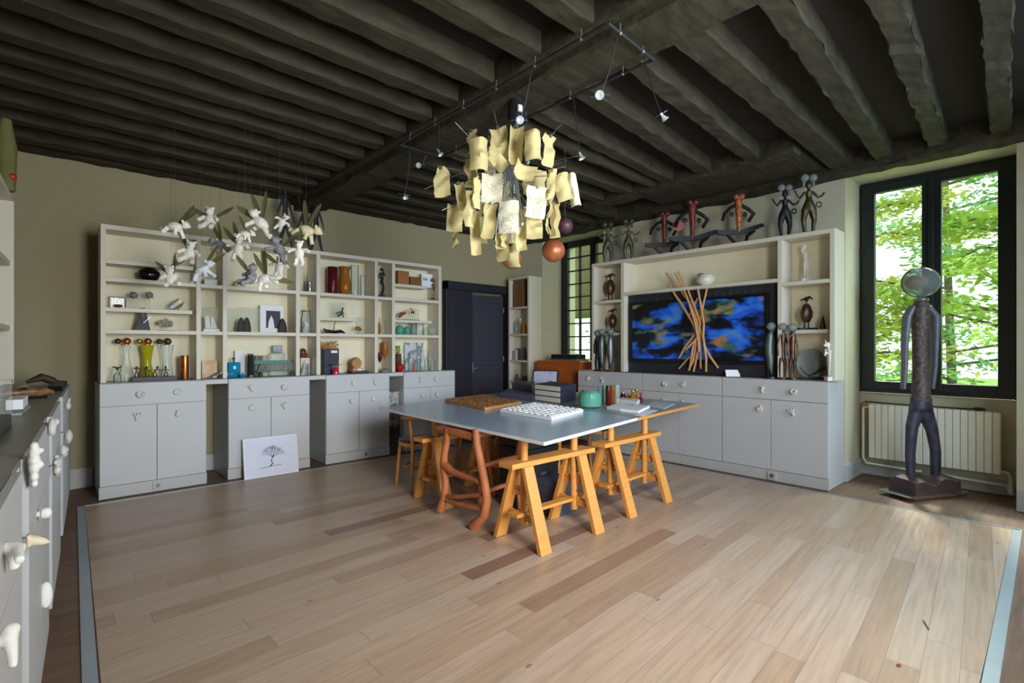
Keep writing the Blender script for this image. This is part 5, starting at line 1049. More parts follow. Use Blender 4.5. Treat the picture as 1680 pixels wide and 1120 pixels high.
G(M).box(-.035, .035, -.03, .03, -.009, .03).build('plinth', M_plaster, t); g = G(M); V = lambda a, c: Vector((a*s, 0, c*s)); g.tube([V(.0, .03), V(.005, .14), V(.002, .24)], [.014*s, .02*s, .022*s]).tube([V(.0, .23), V(-.01, .27)], .012*s).ball(V(-.016, .285), (.028*s, .018*s, .02*s)).ball(V(-.04, .278), .011*s).tube([V(-.0, .3), V(.004, .33)], [.007*s, .003*s]).tube([V(-.03, .3), V(-.036, .325)], [.006*s, .003*s]).tube([V(-.02, .22), V(-.04, .19), V(-.03, .25)], .007*s); g.build('figure', M_plaster, t, remesh=.004)
# dark flat silhouettes on top of the bookcase
t = thing('silhouette_group', 'three tall black cut-out striding figures on one black base, on top of the bookcase', 'sculpture', (2.25, 5.93, 2.434))
xa, xb = ony(455, 400, 5.93).x, ony(535, 405, 5.93).x; G().box(xa, xb, 5.90, 5.96, 2.434, 2.452).build('base', M_blackm, t)
for px, pyt, s_ in ((468, 306, 1), (500, 335, .82), (519, 325, .93)):
    c = ony(px, pyt, 5.93); H = c.z-2.45; X0 = c.x; V = lambda a, q: Vector((X0+a*H, 5.93, 2.45+q*H)); g = G()
    g.tube([V(-.10, 0), V(-.04, .25), V(-.015, .45)], [.012, .02, .026], 8).tube([V(.11, 0), V(.05, .25), V(.015, .45)], [.012, .02, .026], 8).tube([V(0, .42), V(0, .65), V(0, .8)], [.03, .026, .036], 8).tube([V(0, .8), V(.01, .88), V(-.005, .95)], [.012, .018, .024], 8).ball(V(-.005, .95), (.02, .01, .03))
    g.tube([V(-.03, .8), V(-.10, .62), V(-.16, .45)], [.016, .013, .008], 8).tube([V(.03, .8), V(.09, .62), V(.15, .42)], [.016, .013, .006], 8)
    g.v = [Vector((v.x, 5.93+(v.y-5.93)*.45, max(v.z, 2.4525))) for v in g.v]; g.build('striding_figure', M_blackm, t)
# ================================================================ WINDOW ALCOVE
t = thing('radiator', 'cream ribbed radiator under the large window', 'radiator', (6.38, .95, .18))
for i in range(18):
    y = .455+i*.0555; G().box(6.33, 6.42, y, y+.0525, .20, .755).build('rib', M_rad, t, bevel=.008)
G().box(6.36, 6.40, .45, 1.45, .22, .25).box(6.36, 6.40, .45, 1.45, .70, .73).build('headers', M_rad, t); G().tube([(6.38, 1.455, .72), (6.38, 1.50, .72), (6.38, 1.51, .70), (6.38, 1.51, .18), (6.38, 1.48, .13), (6.40, .50, .10), (6.40, .42, .10), (6.40, .40, .04)], .013).tube([(6.38, .45, .22), (6.38, .41, .22), (6.38, .395, .18), (6.38, .39, .03)], .014).build('pipes', M_rad, t); G().lathe([(.02, 0), (.024, .02), (.02, .05), (.001, .052)], (6.38, 1.50, .72), 12).build('valve', M_brownwood, t)
tag(G().tube([(6.36, 1.49, .775), (6.37, 1.2, .768), (6.36, .9, .768), (6.37, .7, .768), (6.36, .62, .772)], .007, 6).ball((6.36, .60, .775), (.02, .045, .016)).build('power_cable', M_black), 'black cable with a plug block lying along the top of the radiator', 'cable')
SP = Vector((5.93, .93, 0)); SMx = face_cam(SP); DS = SP.dot(FW)
t = thing('tall_statue', 'tall dark bronze statue of a long-bodied person with a glass head, before the large window', 'statue', SP, SMx)
def sv(px, py, y=0): return Vector(((px-840)/845*DS-SP.dot(RT), y, CAMH-(py-568)/845*DS))
tag_ = G().box(5.74, 6.06, .66, 1.25, .035, .043); 
G(SMx @ RZ(.25)).box(-.36, .36, -.14, .15, .03, .038).build('steel_plate', M_steel, t); G(SMx @ RZ(.25)).box(-.25, .25, -.1, .1, .001, .03).build('runners', M_brownwood, t)
rows = []
for i in range(13):
    q = -1+i/6; hh = .16+.05*math.sin(i*.9)*(1-abs(q)) + .03*noise.noise(Vector((i*.5, 2, 1))); x_ = q*.265
    rows.append([Vector((x_, -.125, .039)), Vector((x_*.98, -.12, hh*.9)), Vector((x_*.96, -.06, hh)), Vector((x_*.96, .07, hh+.01)), Vector((x_, .12, hh*.85)), Vector((x_, .125, .039))])
g = G(SMx @ RZ(.25)).sheet(rows); g.f += [(0,1,2,3,4,5), tuple(72+k for k in range(5, -1, -1))]; g.build('stone_block', M_stone, t, jitter=.006)
M_st1 = mat('patinated_dark_bronze', S(84, 82, 98), .45, .35, c2=S(48, 46, 58), scale=12, bump=.6); M_st2 = mat('flecked_bronze_torso', S(116, 98, 84), .5, .4, c2=S(58, 55, 66), scale=34, bump=.9)
g = G(SMx)
g.tube([sv(1494,784), sv(1493,745), sv(1496,700), sv(1507,668)], [.038, .043, .053, .072], 14).tube([sv(1535,782), sv(1535,740), sv(1529,705), sv(1515,668)], [.042, .046, .053, .072], 14)
g.tube([sv(1511,672), sv(1511,652)], [.10, .082], 16); g.v = [Vector((v.x, v.y*.8, v.z)) for v in g.v]
g.build('legs', M_st1, t, remesh=.012)
g = G(SMx).lathe([(.001, 0), (.085, 0), (.087, .02), (.076, .04), (.069, .3), (.068, .55), (.073, .7), (.08, .8), (.072, .86), (.05, .90), (.042, .93), (.001, .93)], sv(1511, 657), 22, sy=.85); g.build('torso', M_st2, t, jitter=.006)
for pts in ([(1497,503),(1488,520),(1484,560),(1484,600),(1482,638)], [(1522,503),(1534,520),(1534,560),(1533,600),(1529,637)]): 
    g = G(SMx).tube([sv(*q) for q in pts], [.028, .034, .028, .024, .021], 12); g.v = [Vector((v.x, v.y*1.3, v.z)) for v in g.v]; g.build('arm', mat('grey_patinated_bronze', S(110, 112, 122), .45, .4, var=.2, scale=12), t, jitter=.003)
G(SMx).lathe([(.055, 0), (.06, .012), (.055, .024)], sv(1511, 494), 20).build('collar', M_grey, t)
G(SMx).ball(sv(1510, 463), (.150, .14, .140), 28).build('head', glass('frosted_glass_head', (.50, .58, .55, 1), .74, .12, .12), t); G(SMx).ball(sv(1502, 463), (.085, .075, .07), 14).build('head_core', mat('amber_core', S(190, 130, 80), .6), t)
# ================================================================ THINGS ON THE TABLES
def board_game(c, ux, uy, nx, ny, m, m2, label, z=.7505):
    c = Vector((*c, z)); ux = Vector((*ux, 0)); uy = Vector((*uy, 0)); t = thing('carved_board', label, 'board', c+ux/2+uy/2)
    g = G().poly([c, c+ux, c+ux+uy, c+uy], (0, 0, .028)); g.build('board', m, t, bevel=.003)
    g = G()
    for i in range(nx):
        for j in range(ny):
            q = c + ux*((i+.5)/nx) + uy*((j+.5)/ny); a = R.uniform(0, 3.1); r_ = min(ux.length/nx, uy.length/ny)*.42
            g.lathe([(r_, .0275), (r_*.8, .036), (r_*.25, .032), (.001, .033)], q, 7, sx=1, sy=R.uniform(.55, 1), M=RZ(a).to_3x3())
    g.build('carved_relief', m2, t)
bp = [onz(x, y, .75).xy for x, y in ((795, 673.5), (730, 659), (792, 650), (856, 663))]
board_game(bp[0], bp[1]-bp[0], bp[3]-bp[0], 9, 8, M_brownwood, mat('dark_cut_wood', S(150, 98, 52), .55, c2=S(84, 50, 26), scale=30), 'square brown wooden board with carved relief squares, left on the blue-grey table')
bp = [onz(x, y, .75).xy for x, y in ((905, 690), (820, 676), (873, 661), (957, 676))]
board_game(bp[0], bp[1]-bp[0], bp[3]-bp[0], 9, 8, M_paperw, mat('white_relief', S(222, 222, 218), .5), 'square white board with carved relief squares in the middle of the blue-grey table')
def cardbox(quad, z0, h, m, label, group=None, mside=None):
    t = thing('card_box', label, 'box', (sum(q[0] for q in quad)/4, sum(q[1] for q in quad)/4, z0), group=group); G().poly([(x, y, z0) for x, y in quad], (0, 0, h)).build('body', m, t, bevel=.002)
    if mside:
        a, b = Vector((*quad[0], 0)), Vector((*quad[1], 0)); n_ = (b-a).cross(Vector((0, 0, 1))).normalized()*.003; a2 = a+(b-a)*.02; b2 = b-(b-a)*.02
        G().poly([a2+Vector((0,0,z0+.006)), b2+Vector((0,0,z0+.006)), b2+Vector((0,0,z0+h-.006)), a2+Vector((0,0,z0+h-.006))], n_).build('printed_side', mside, t)
q = [onz(x, y, .75).xy for x, y in ((877, 656), (920, 662), (945, 655.5), (903, 650))]
for k, lab in enumerate(('bottom birch-patterned card box of the pile of three on the table', 'middle birch-patterned card box of the pile of three on the table', 'topmost birch-patterned card box of the pile of three on the table')):
    cardbox(q, .7495+k*.0605, .060, M_navy, lab, 'birch-patterned card boxes', M_birch)
q = [onz(x, y, .75).xy for x, y in ((822, 651), (875, 657.5), (882, 650), (833, 644))]
cardbox(q, .7495, .055, M_slate, 'slate purple flat card box left of the birch-patterned pile')
q = [onz(x, y, .75).xy for x, y in ((841, 648), (874, 652), (880, 645), (847, 641))]
cardbox([(a.x+.12, a.y+.14) for a in q], .7495, .135, M_black, 'black card box behind the slate purple one')
def tl(name, label, cat, px, wpx, pyb, pyt, prof, m, top=None, mt=None, group=None, z=.749):
    p = onz(px, pyb, z); d = p.dot(FW); w_ = wpx/845*d; h = (pyb-pyt)/845*d*.96; t = thing(name, label, cat, p, group=group)
    G().lathe([(r*w_/2, q*h) for r, q in P[prof]], p+Vector((0, w_*.0, .001)), 24).build('body', m, t, jitter=.006 if w_ > .1 else 0)
    if top: G().lathe([(r*w_*top[0]/2, q*top[1]) for r, q in P['cyl']], p+Vector((0, 0, .001+h)), 12).build('top', mt or M_steel, t)
    return t
P['tub'] = [(.001,0),(.8,0),(.97,.08),(1,.5),(.96,.9),(.8,1),(.001,1)]
t = tl('glass_jar', 'wide sea-green textured glass jar with clear upper part on the far table', 'jar', 968, 37, 668, 641, 'tub', G_green); p = onz(968, 668, .749); G().lathe([(.075, 0), (.085, .02), (.085, .05), (.075, .055)], p+Vector((0, 0, .115)), 24).build('clear_neck', G_clear, t)
tl('glass_vase', 'slim clear green-tinted vase behind the sea-green jar', 'vase', 992, 8, 660, 630, 'cyl', G_green); tl('glass_vase', 'dark red tall vase right of the sea-green jar', 'vase', 998, 9, 664, 631, 'cyl', G_dark); tl('glass_vase', 'amber gold ribbed vase beside the dark red one', 'vase', 1005, 9, 661, 631, 'cyl', G_amber); tl('glass_vase', 'clear ribbed vase, rightmost of the tall glass group', 'vase', 1013, 9, 663, 630, 'cyl', G_clear)
tl('glass_vase', 'thin blue glass stem standing behind the sea-green jar', 'vase', 982, 5, 656, 626, 'cone', glass('pale_blue_glass', S(130, 190, 220), .6))
tl('perfume_bottle', 'small dark perfume bottle with silver cap on the far table', 'bottle', 1022, 10, 656, 645, 'jar', G_dark, (.5, .02)); tl('perfume_bottle', 'small square brown perfume bottle next to the dark one', 'bottle', 1031, 8, 657, 646, 'bottle', G_amber, (.5, .015)); tl('perfume_bottle', 'gold round perfume bottle in the middle of the small group', 'bottle', 1038, 10, 658, 644, 'round', G_amber, (.5, .03), M_gold)
tl('perfume_bottle', 'tall gold perfume bottle with pointed stopper', 'bottle', 1045, 8, 656, 642, 'flask', G_amber, (.6, .03), M_gold); tl('perfume_bottle', 'red wine coloured perfume bottle at the right of the small group', 'bottle', 1051, 8, 660, 646, 'flask', G_dark, (.6, .02), M_red)
def flat(quadpx, z, h, m, name, label, cat):
    pts = [onz(x, y, z) for x, y in quadpx]; return tag(G().poly(pts, (0, 0, h)).build(name, m, bevel=.0015), label, cat)
flat([(995, 671), (1018, 675), (1040, 668), (1018, 664)], .749, .024, M_paperw, 'white_book', 'thick white book, left of two in front of the small bottles', 'book'); flat([(1019, 675), (1048, 678), (1066, 669), (1041, 667)], .749, .024, M_paperw, 'white_book', 'thick white book with pictured cover, right of two on the table', 'book')
flat([(1040, 681), (1055, 683), (1079, 673), (1068, 672)], .749, .002, M_paperw, 'paper_sheet', 'white paper sheet at the edge of the wood-edged table', 'paper'); flat([(1058, 666), (1090, 671), (1107, 663), (1075, 659)], .749, .006, M_map if 0 else scribble('printed_flyer', S(220, 226, 228), S(120, 150, 140), 30, .6, 12), 'magazine', 'pale open magazine at the right end of the tables', 'magazine')
flat([(1012, 660), (1045, 664), (1050, 660), (1020, 657)], .749, .036, M_paperw, 'white_box', 'low white box behind the two thick white books', 'box')
# ================================================================ LEFT-HAND WORKTOP
def lp(px, py, z=1.0195): return onz(px, py, z)
t = thing('black_tray', 'long flat black tray at the far end of the left-hand worktop', 'tray', lp(92, 636)); q = [lp(*a) for a in ((78, 641), (103, 641), (110, 631), (82, 629))]; G().poly(q, (0, 0, .035)).build('tray', M_black, t, bevel=.003)
t = thing('black_slab', 'black flat slab under the carved shell pieces on the left worktop', 'slab', lp(60, 645)); q = [lp(*a) for a in ((20, 653), (78, 652), (79, 641), (30, 642))]; G().poly(q, (0, 0, .03)).build('slab', M_black, t, bevel=.003)
M_sh = mat('brown_orange_shell', S(150, 104, 62), .4, c2=S(38, 28, 24), scale=24, detail=2)
b = lp(46, 652, 1.05); G_ = G().tube([b+Vector((-.14, -.03, .02)), b+Vector((-.03, 0, .03)), b+Vector((.06, .02, .028)), b+Vector((.11, .04, .02))], [.022, .03, .026, .010], 12); tag(G_.build('carved_shell', M_sh, jitter=.01), 'long mottled brown and orange carved piece lying on the black slab', 'carving'); bpy.data.objects['carved_shell'].location.z = 1.052
for k, (px, lab) in enumerate(((12, 'leftmost pale stone egg beside the mottled carving'), (24, 'second pale stone egg beside the mottled carving'), (35, 'third pale stone egg beside the mottled carving'))):
    b = lp(px, 655); tag(G().ball(b+Vector((0, 0, .05)), (.05, .06, .048), 14).build('stone_egg', mat('pale_brown_stone', S(150, 130, 110), .5, var=.2)), lab, 'stone', 'stone eggs on the left worktop')
b = lp(72, 635); tag(G().tube([b+Vector((-.1, -.06, .05)), b+Vector((-.02, 0, .09)), b+Vector((.05, .02, .06)), b+Vector((.09, .02, .02))], [.012, .03, .03, .015], 10).build('dark_bone', M_dkwood, jitter=.01), 'dark knotted wood piece behind the mottled carving', 'carving'); bpy.data.objects['dark_bone'].location.z = 1.0205
for k, (qq, h, m, lab) in enumerate((([(9, 683), (36, 681), (50, 668), (20, 668)], .012, M_slab, 'thin grey book at the bottom of the small pile on the left worktop'), ([(9, 677), (38, 675), (46, 667), (18, 668)], .05, M_paperw, 'white book on top of the small pile on the left worktop'))):
    q = [lp(*a) for a in qq]; z = .0 if k == 0 else .0125; tag(G().poly([v+Vector((0, 0, z)) for v in q], (0, 0, h)).build('book', m, bevel=.002), lab, 'book')
b = lp(0, 690); tag(G().box(b.x-.06, b.x+.04, b.y-.04, b.y+.06, 1.0195, 1.20).build('glass_block', G_clear, bevel=.006), 'tall clear glass block cut by the left picture edge', 'block')
q = [lp(*a) for a in ((-20, 745), (19, 702), (19, 696), (-20, 697))]; t = thing('glass_topped_box', 'black box with dark glass top at the left picture edge', 'box', lp(0, 705)); G().poly(q, (0, 0, .045)).build('box', M_black, t, bevel=.003)
b = LMat @ Vector((.03, .035, .62)); t = thing('hanging_bag', 'dark limp bag hanging beside the far end of the left-hand cabinets', 'bag', b)
G(LMat).ob((.03, .06, .60), (.02, .09, .30)).build('cloth', M_blackm, t, jitter=.02); G(LMat).tube([(.001, .06, .80), (.03, .06, .80), (.03, .06, .74)], .006).build('hook', M_grey, t)
# ================================================================ HANGING THINGS
# low-voltage track: two rails along the girder joined by cross bars
t = thing('light_track', 'black rectangular low-voltage lighting track fixed round the main beam', 'light track', (2.33, 2.6, 2.97)); za = 2.965
ra = [onz(655, 237, za), onz(997, 38, za), onz(1072, 98, za), onz(725, 257, za)]
for a, b in ((0, 1), (1, 2), (2, 3), (3, 0)): G().tube([ra[a], ra[b]], .009, 8).build('rail', M_black, t)
for a, b, n in ((0, 1, 5), (3, 2, 4), (1, 2, 1)):
    for i in range(n+1):
        p = ra[a].lerp(ra[b], (i+.5)/(n+1)); G().tube([p, p+Vector((0, 0, .05))], .004, 6).ball(p, .012, 8).build('bracket', M_grey, t)
M_bulb = mat('halogen_bulb_glass', S(230, 235, 240), .1, .6, var=.02)
def spot(top, end, aim, label):
    top = onz(*top, za+.004); d = top.dot(FW); e = deep(*end, d*1.0) if 1 else None
    a = Vector(aim).normalized(); t = thing('spotlight', label, 'spotlight', top, group='small halogen spotlights on thin cables')
    G().tube([top, top.lerp(e, .5)+Vector((0, 0, -.04)), e-a*.03], .0035, 6).build('cable', M_black, t)
    Mx = Matrix.Translation(e) @ a.to_track_quat('Z', 'Y').to_matrix().to_4x4(); G(Mx).lathe([(.007, -.035), (.007, -.018), (.018, .004), (.024, .010), (.020, .010), (.008, -.008), (.001, -.010)], (0, 0, 0), 16).build('bulb', M_bulb, t)
    G(Mx).tube([(-.05, 0, -.03), (.05, 0, -.03)], .002, 5).build('holder', M_steel, t)
spot((1014, 55), (984, 156), (-.6, -.4, -.3), 'halogen spotlight nearest the viewer, left of the pair under the beam'); spot((1056, 92), (1090, 194), (.6, -.2, -.6), 'halogen spotlight right of the nearest pair, tilted to the window'); spot((941, 162), (954, 258), (.2, -.3, -.9), 'halogen spotlight hanging right of the paper note lamp')
spot((700, 252), (687, 271), (-.5, -.5, -.3), 'halogen spotlight on the short rail left of the paper note lamp'); spot((673, 243), (665, 323), (-.1, -.5, -.8), 'lowest halogen spotlight, left of the paper note lamp near the bookcase'); spot((872, 115), (853, 197), (-.5, -.6, -.3), 'halogen spotlight clipped beside the black transformer')
spot((720, 204), (722, 252), (.3, -.4, -.8), 'halogen spotlight hanging from the left rail above the paper notes')
# paper note lamp
LD = 3.42
LCt = deep(837, 322, LD)
t = thing('note_chandelier', 'hanging lamp of many paper notes clipped to radiating wires under the main beam', 'chandelier', (LCt.x, LCt.y, 2.99))
mo = onz(848, 176, 2.95); G().lathe([(.001, -.10), (.062, -.10), (.062, .0), (.05, .015), (.05, .04), (.001, .04)], mo, 20).build('transformer', M_black, t); G().box(mo.x-.05, mo.x-.02, mo.y-.075, mo.y-.06, 2.89, 2.93).build('sticker', M_paperw, t)
G().tube([mo+Vector((0, 0, -.1)), LCt+Vector((0, 0, .42)), LCt+Vector((0, 0, .1))], .006, 6).build('stem', M_steel, t)
g = G()
for i in range(40):
    a = i*2.399; r0 = .03; q = (i % 10)/9
    g.tube([LCt+Vector((math.cos(a)*r0, math.sin(a)*r0, .28)), LCt+Vector((math.cos(a)*(r0+.07), math.sin(a)*(r0+.07), -.28))], .0012, 4)
g.build('mesh_cone', M_steel, t)
Rr, Fr = RT, FW
NOTES = [(535,285,122,205,-6,0),(650,310,95,250,4,0),(355,300,72,150,3,1),(395,420,122,208,0,0),(335,480,80,200,0,1),(762,370,110,205,-3,0),(872,360,70,215,10,1),(145,545,118,200,-4,0),(485,610,142,200,2,2),(885,600,60,230,8,0),(970,610,110,190,-14,0),(1040,625,68,225,-10,2),(232,775,108,190,3,0),(275,655,66,180,-10,0),(600,832,138,218,0,2),(786,742,140,215,5,2),(715,545,150,110,20,0),(520,430,90,200,-38,0),(380,680,55,200,0,0),(330,780,46,250,4,1),(371,890,70,300,-3,0),(470,830,90,240,8,0),(688,950,78,175,2,0),(775,895,110,160,0,0),(232,900,42,125,3,1),(530,950,42,120,-6,1),(930,820,34,240,2,1),(870,830,16,220,0,1),(800,470,70,190,12,1),(560,500,90,140,16,0),(620,760,100,160,3,0),(430,560,70,150,-5,1),(690,700,80,180,4,1),(600,610,90,150,0,1),(730,650,70,120,-6,1),(470,330,60,150,10,1),(740,440,80,150,0,1),(560,880,80,180,-4,1),(300,560,50,140,4,1),(640,900,70,200,4,1),(420,760,60,190,2,1),(830,520,50,160,-8,0)]
cu, cv = 608, 590
for i, (u, v, w_, h, tilt, k) in enumerate(NOTES):
    px, py = 690+u/4.146, 180+v/4.146
    rx_ = (u-cu)/4.146/845*LD; rz_ = -(v-cv)/4.146/845*LD
    back = (i >= 28) or k == 1
    rad = math.sqrt(max(.46**2-rx_**2-(rz_*.9)**2, .01)); dep = (rad*.9 if i in (5, 16) else rad*.55+.04*(i % 4)) * (-1 if not (i >= 28) else .8)
    ctr = LCt + Rr*rx_*(1+dep/LD) + Fr*dep + Vector((0, 0, rz_*(1+dep/LD))); sc_ = (LD+dep)/LD
    W_, H_ = w_/4.146/845*LD*sc_, h/4.146/845*LD*sc_
    yaw = R.uniform(-.35, .35) if k != 1 else R.uniform(.6, 1.0)*R.choice((-1, 1))
    if k == 1: W_ = min(W_*1.5, .15)
    Mn = Matrix.Translation(ctr) @ Matrix(((RT.x, FW.x, 0, 0), (RT.y, FW.y, 0, 0), (0, 0, 1, 0), (0, 0, 0, 1))) @ RZ(yaw) @ RY(math.radians(tilt))
    cur = R.uniform(-.03, .03); cur2 = R.uniform(-.02, .03)
    rows = [[Vector((W_*(a/6-.5), cur*math.sin(math.pi*a/6)*2+cur2*math.sin(b*1.0)+.01*math.sin(b*1.7+a), H_*(.5-b/7))) for a in range(7)] for b in range(8)]
    if i == 7:
        rows[0] = [Vector((q.x*.45, q.y, q.z)) for q in rows[0]]; rows[1] = [Vector((q.x*.8, q.y, q.z)) for q in rows[1]]
    pn = G(Mn).sheet(rows).build('paper_note', M_note2 if k == 2 else M_note, t, smooth=True)
    tip = Mn @ Vector((0, 0, H_*.5)); base_ = LCt + Vector((0, 0, .12)); out = (tip-base_)
    G().tube([base_ + out*.1, tip + out.normalized()*(.10 if i % 3 == 0 else .02)], .0016, 5).build('wire', M_steel, t)
    G(Mn).box(-.006, .006, -.006, .006, H_*.5-.012, H_*.5+.008).build('clip', M_grey, pn)
for u, v in (((235, 85), (520, 380)), ((25, 540), (300, 420)), ((915, 150), (760, 330)), ((1090, 310), (860, 360)), ((990, 345), (850, 400)), ((225, 325), (420, 390)), ((330, 150), (500, 340))):
    a = deep(690+u[0]/4.146, 180+u[1]/4.146, LD-.2); b = deep(690+v[0]/4.146, 180+v[1]/4.146, LD); G().tube([a, b], .002, 5).build('wire', M_steel, t)
# glossy hanging balls behind the lamp
for px, py, rp, d, m, lab in ((908, 411, 19, 4.3, M_copperball, 'copper-coloured ball hanging right of the paper note lamp'), (839, 424, 17, 4.3, M_copperball, 'copper-coloured ball hanging below the paper note lamp'), (927, 370, 13.5, 4.5, mat('purple_wire_mesh', S(120, 80, 90), .5, .5, c2=S(60, 40, 46), scale=70), 'purple-brown woven wire ball above the right copper ball')):
    c = deep(px, py, d); t = thing('hanging_ball', lab, 'ball', c); G().ball(c, rp/845*d, 24).build('ball', m, t); G().tube([c+Vector((0, 0, rp/845*d)), Vector((c.x, c.y, CZ))], .0012, 4).build('thread', M_grey, t)
# flock of winged plush bears on threads
M_wing = glass('smoky_wing', S(140, 136, 100), .4, .35, .05)
def plush(kind):
    g = G(); s = 1
    if kind == 0:   # sitting, frontal
        g.ball((0, 0, 0), (.048, .042, .056)).ball((0, -.01, .078), (.036, .034, .033)).ball((-.028, -.005, .108), .013).ball((.028, -.005, .108), .013).ball((0, -.042, .07), (.016, .016, .013))
        for sx in (-1, 1): g.tube([(sx*.04, -.01, .035), (sx*.07, -.03, .01), (sx*.085, -.045, -.005)], [.018, .017, .016]).tube([(sx*.028, -.02, -.035), (sx*.045, -.055, -.06), (sx*.05, -.075, -.07)], [.022, .02, .021])
    elif kind == 1:  # flying, seen from the side
        g.ball((0, 0, 0), (.062, .042, .04)).ball((-.078, -.01, .022), (.034, .032, .032)).ball((-.07, -.03, .05), .012).ball((-.07, .02, .05), .012).ball((-.108, -.012, .012), (.015, .014, .012))
        g.tube([(-.035, -.02, -.02), (-.05, -.03, -.06), (-.06, -.03, -.085)], [.017, .015, .016]).tube([(-.02, .02, -.02), (-.02, .02, -.07)], [.017, .015])
        g.tube([(.05, -.015, -.01), (.10, -.02, -.03), (.13, -.02, -.025)], [.02, .018, .02]).tube([(.045, .02, -.015), (.08, .03, -.06)], [.019, .017])
    else:            # standing, arms spread
        g.ball((0, 0, 0), (.04, .034, .055)).ball((0, -.006, .08), (.033, .03, .031)).ball((-.028, 0, .106), .012).ball((.028, 0, .106), .012).ball((0, -.036, .073), (.013, .013, .011))
        for sx in (-1, 1): g.tube([(sx*.03, -.005, .035), (sx*.07, -.01, .03), (sx*.09, -.015, .01)], [.016, .015, .015]).tube([(sx*.02, 0, -.04), (sx*.028, -.005, -.085), (sx*.032, -.02, -.10)], [.02, .018, .018])
    for v in g.v: v += noise.noise_vector(v*40)*.004
    o = g.build('body', M_plush, origin=(0, 0, 0), remesh=.0045); me = o.data; bpy.data.objects.remove(o); return me
PL = [plush(k) for k in range(3)]
wm = G(); n_ = 9; wm.sheet([[Vector((q*.19, -w2, .004)), Vector((q*.19, 0, 0)), Vector((q*.19, w2, .004))] for q, w2 in ((0, .004), (.15, .012), (.35, .018), (.6, .022), (.8, .018), (.93, .010), (1, .001))])
wo_ = wm.build('wing', M_wing, origin=(0, 0, 0), smooth=True); WING = wo_.data; bpy.data.objects.remove(wo_)
ey = G().ball((-.012, -.034, .088), .0045, 8).ball((.012, -.034, .088), .0045, 8).ball((0, -.058, .073), .006, 8); eo = ey.build('face', M_blackm, origin=(0, 0, 0)); FACE = eo.data; bpy.data.objects.remove(eo)
BEARS = [ # px, py, size, kind, tilt, yaw, material, wing directions (picture angle), label
 (287,372,1.0,1,.1,2.9,M_plush,(35,48),'leftmost flying white bear, dark wings swept up to the right'),
 (345,362,.95,0,.0,0,M_plush,(28,152),'white bear with two wings spread wide in a V above the bookcase'),
 (311,417,.95,0,.15,.3,M_plush,(122,215),'white bear in front of the first upright, one wing up to the left'),
 (281,457,.9,0,-.2,.6,M_plush,(86,140),'lowest left white bear seen from behind, one wing straight up'),
 (331,444,1.0,1,-.5,2.6,mat('bluish_white_plush', S(214,216,218), .95, var=.1, scale=60, bump=.8),(35,60),'bluish white bear with wings up to the right, lower middle'),
 (361,401,.8,1,.2,.2,M_plushg,(118,100),'small grey-white bear with silver wing, behind the white ones'),
 (391,408,1.0,2,.1,0,M_plush,(105,130),'standing white bear with spread arms in the middle of the flock'),
 (428,366,1.15,1,.7,.2,M_plush,(82,112,150),'largest white bear flying highest with three wings'),
 (402,384,.7,1,.2,3.0,M_plush,(115,),'small white bear below the largest one'),
 (462,366,.7,2,.6,.4,M_plush,(128,),'small white bear with one thin wing before the first black silhouette'),
 (502,378,1.1,1,.3,3.1,M_plushy,(95,60),'cream white bear seen from behind before the black silhouettes'),
 (459,409,1.0,1,.9,.8,M_plushg,(135,40),'shiny silver-grey bear above the second narrow bay'),
 (491,416,.95,2,0,0,M_plush,(90,),'pink-white standing bear at the right end of the flock'),
 (458,440,.85,2,.1,.1,M_plush,(140,),'white bear standing below the silver-grey one'),
 (435,458,1.05,1,-.35,.2,M_plush,(118,100,95,-12),'lowest right white bear with four smoky wings'),
 (412,455,1.0,0,.3,-.8,M_plushg,(130,),'fluffy grey bear at the left of the lowest right white bear')]
camM = Matrix(((RT.x, FW.x, 0, 0), (RT.y, FW.y, 0, 0), (0, 0, 1, 0), (0, 0, 0, 1)))
def part(name, me, M, parent, m=None):
    o = bpy.data.objects.new(name, me); COL.objects.link(o); o.parent = parent; o.matrix_local = WM[parent.name].inverted() @ M; WM[o.name] = M
    if m: o.material_slots[0].link = 'OBJECT'; o.material_slots[0].material = m
    return o
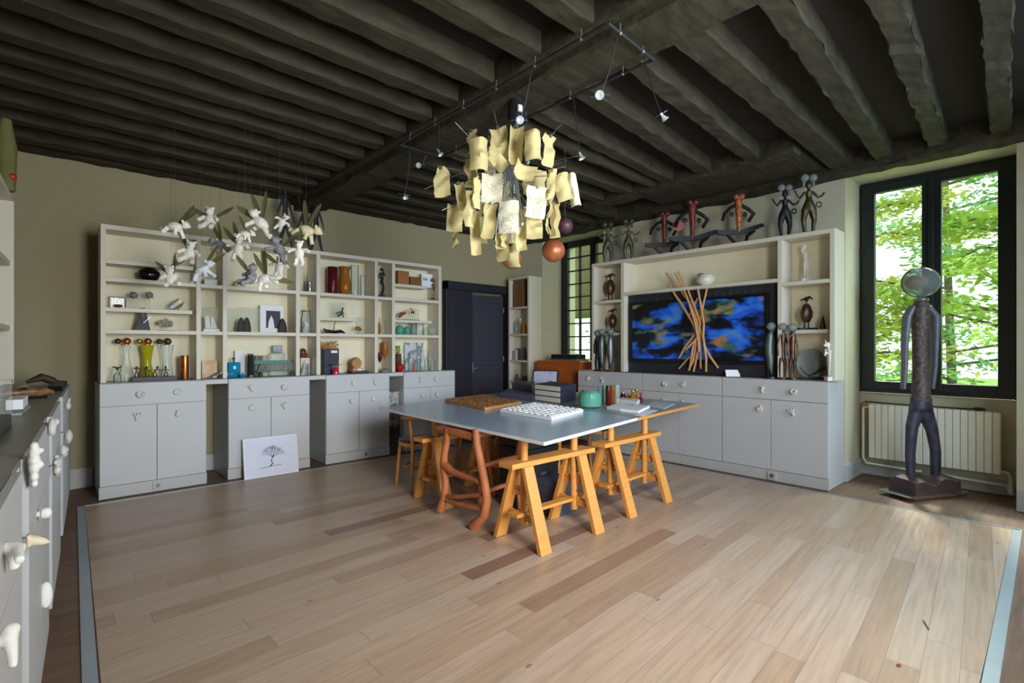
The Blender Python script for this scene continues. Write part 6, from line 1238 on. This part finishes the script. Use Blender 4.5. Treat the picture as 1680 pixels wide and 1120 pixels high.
for i, (px, py, s, k, tilt, yaw, m, wings, lab) in enumerate(BEARS):
    d = 4.15 + .16*((i*7) % 4) - .2; c = deep(px, py, d); s *= 1.0*d/4.2
    t = thing('winged_plush_bear', lab, 'soft toy', c, group='winged plush bears hanging before the bookcase')
    Mb = Matrix.Translation(c) @ camM @ RY(tilt) @ RZ(yaw if k != 1 else (0 if yaw < 1.5 else math.pi)) @ Matrix.Scale(s, 4)
    b = part('body', PL[k], Mb, t, m)
    if k != 1 and abs(yaw) < .5: part('face', FACE, Mb, t)
    for wa in wings:
        a = math.radians(wa); part('wing', WING, Matrix.Translation(c) @ camM @ Matrix.Translation((0, .03, .02)) @ RY(-a) @ RX(1.15) @ Matrix.Scale(s*1.15, 4), t)
    G().tube([c+Vector((0, 0, .03)), Vector((c.x, c.y, CZ))], .0008, 4).build('thread', M_steel, t)
# red ornament at the upper left picture edge
b = LMat @ Vector((-.9, .30, 2.441)); t = thing('fabric_doll', 'olive and red ornament on top of the left-hand shelving at the picture edge', 'ornament', b)
# small dark object and red bit on the floor at the far left
tag(G().lathe([(.001, 0), (.03, 0), (.035, .02), (.02, .05), (.001, .055)], onz(117, 808, 0)+Vector((0, .25, .0005))).build('red_toy', M_red), 'small orange-red object on the floor in the far left corner', 'toy')
G(Matrix.Translation(b)).tube([(0, 0, 0), (0, 0, .3), (0, 0, .5)], [.05, .06, .03]).build('body', mat('olive_cloth', S(110, 110, 60), .9), t); G(Matrix.Translation(b)).ball((.03, -.02, .1), .03).build('red_pompom', M_red, t)
# twig on the floor
tag(G().tube([onz(1515, 1017, .004), onz(1524, 1032, .004)], .002, 5).build('twig', M_dkwood), 'tiny dark twig on the pale floorboards in the right foreground', 'twig')
tag(G().lathe([(.001, 0), (.012, 0), (.014, .003), (.001, .004)], onz(1475, 1092, .0005), sy=.6).build('dry_leaf', M_rust), 'tiny rusty dry leaf curl on the floor in the right foreground', 'leaf')
# every text becomes a mesh of its own
for o in [o for o in bpy.data.objects if o.type == 'FONT']:
    dg = bpy.context.evaluated_depsgraph_get(); me = bpy.data.meshes.new_from_object(o.evaluated_get(dg)); n = bpy.data.objects.new('printed_letters', me); COL.objects.link(n); n.parent = o.parent; n.matrix_local = o.matrix_local; bpy.data.objects.remove(o)
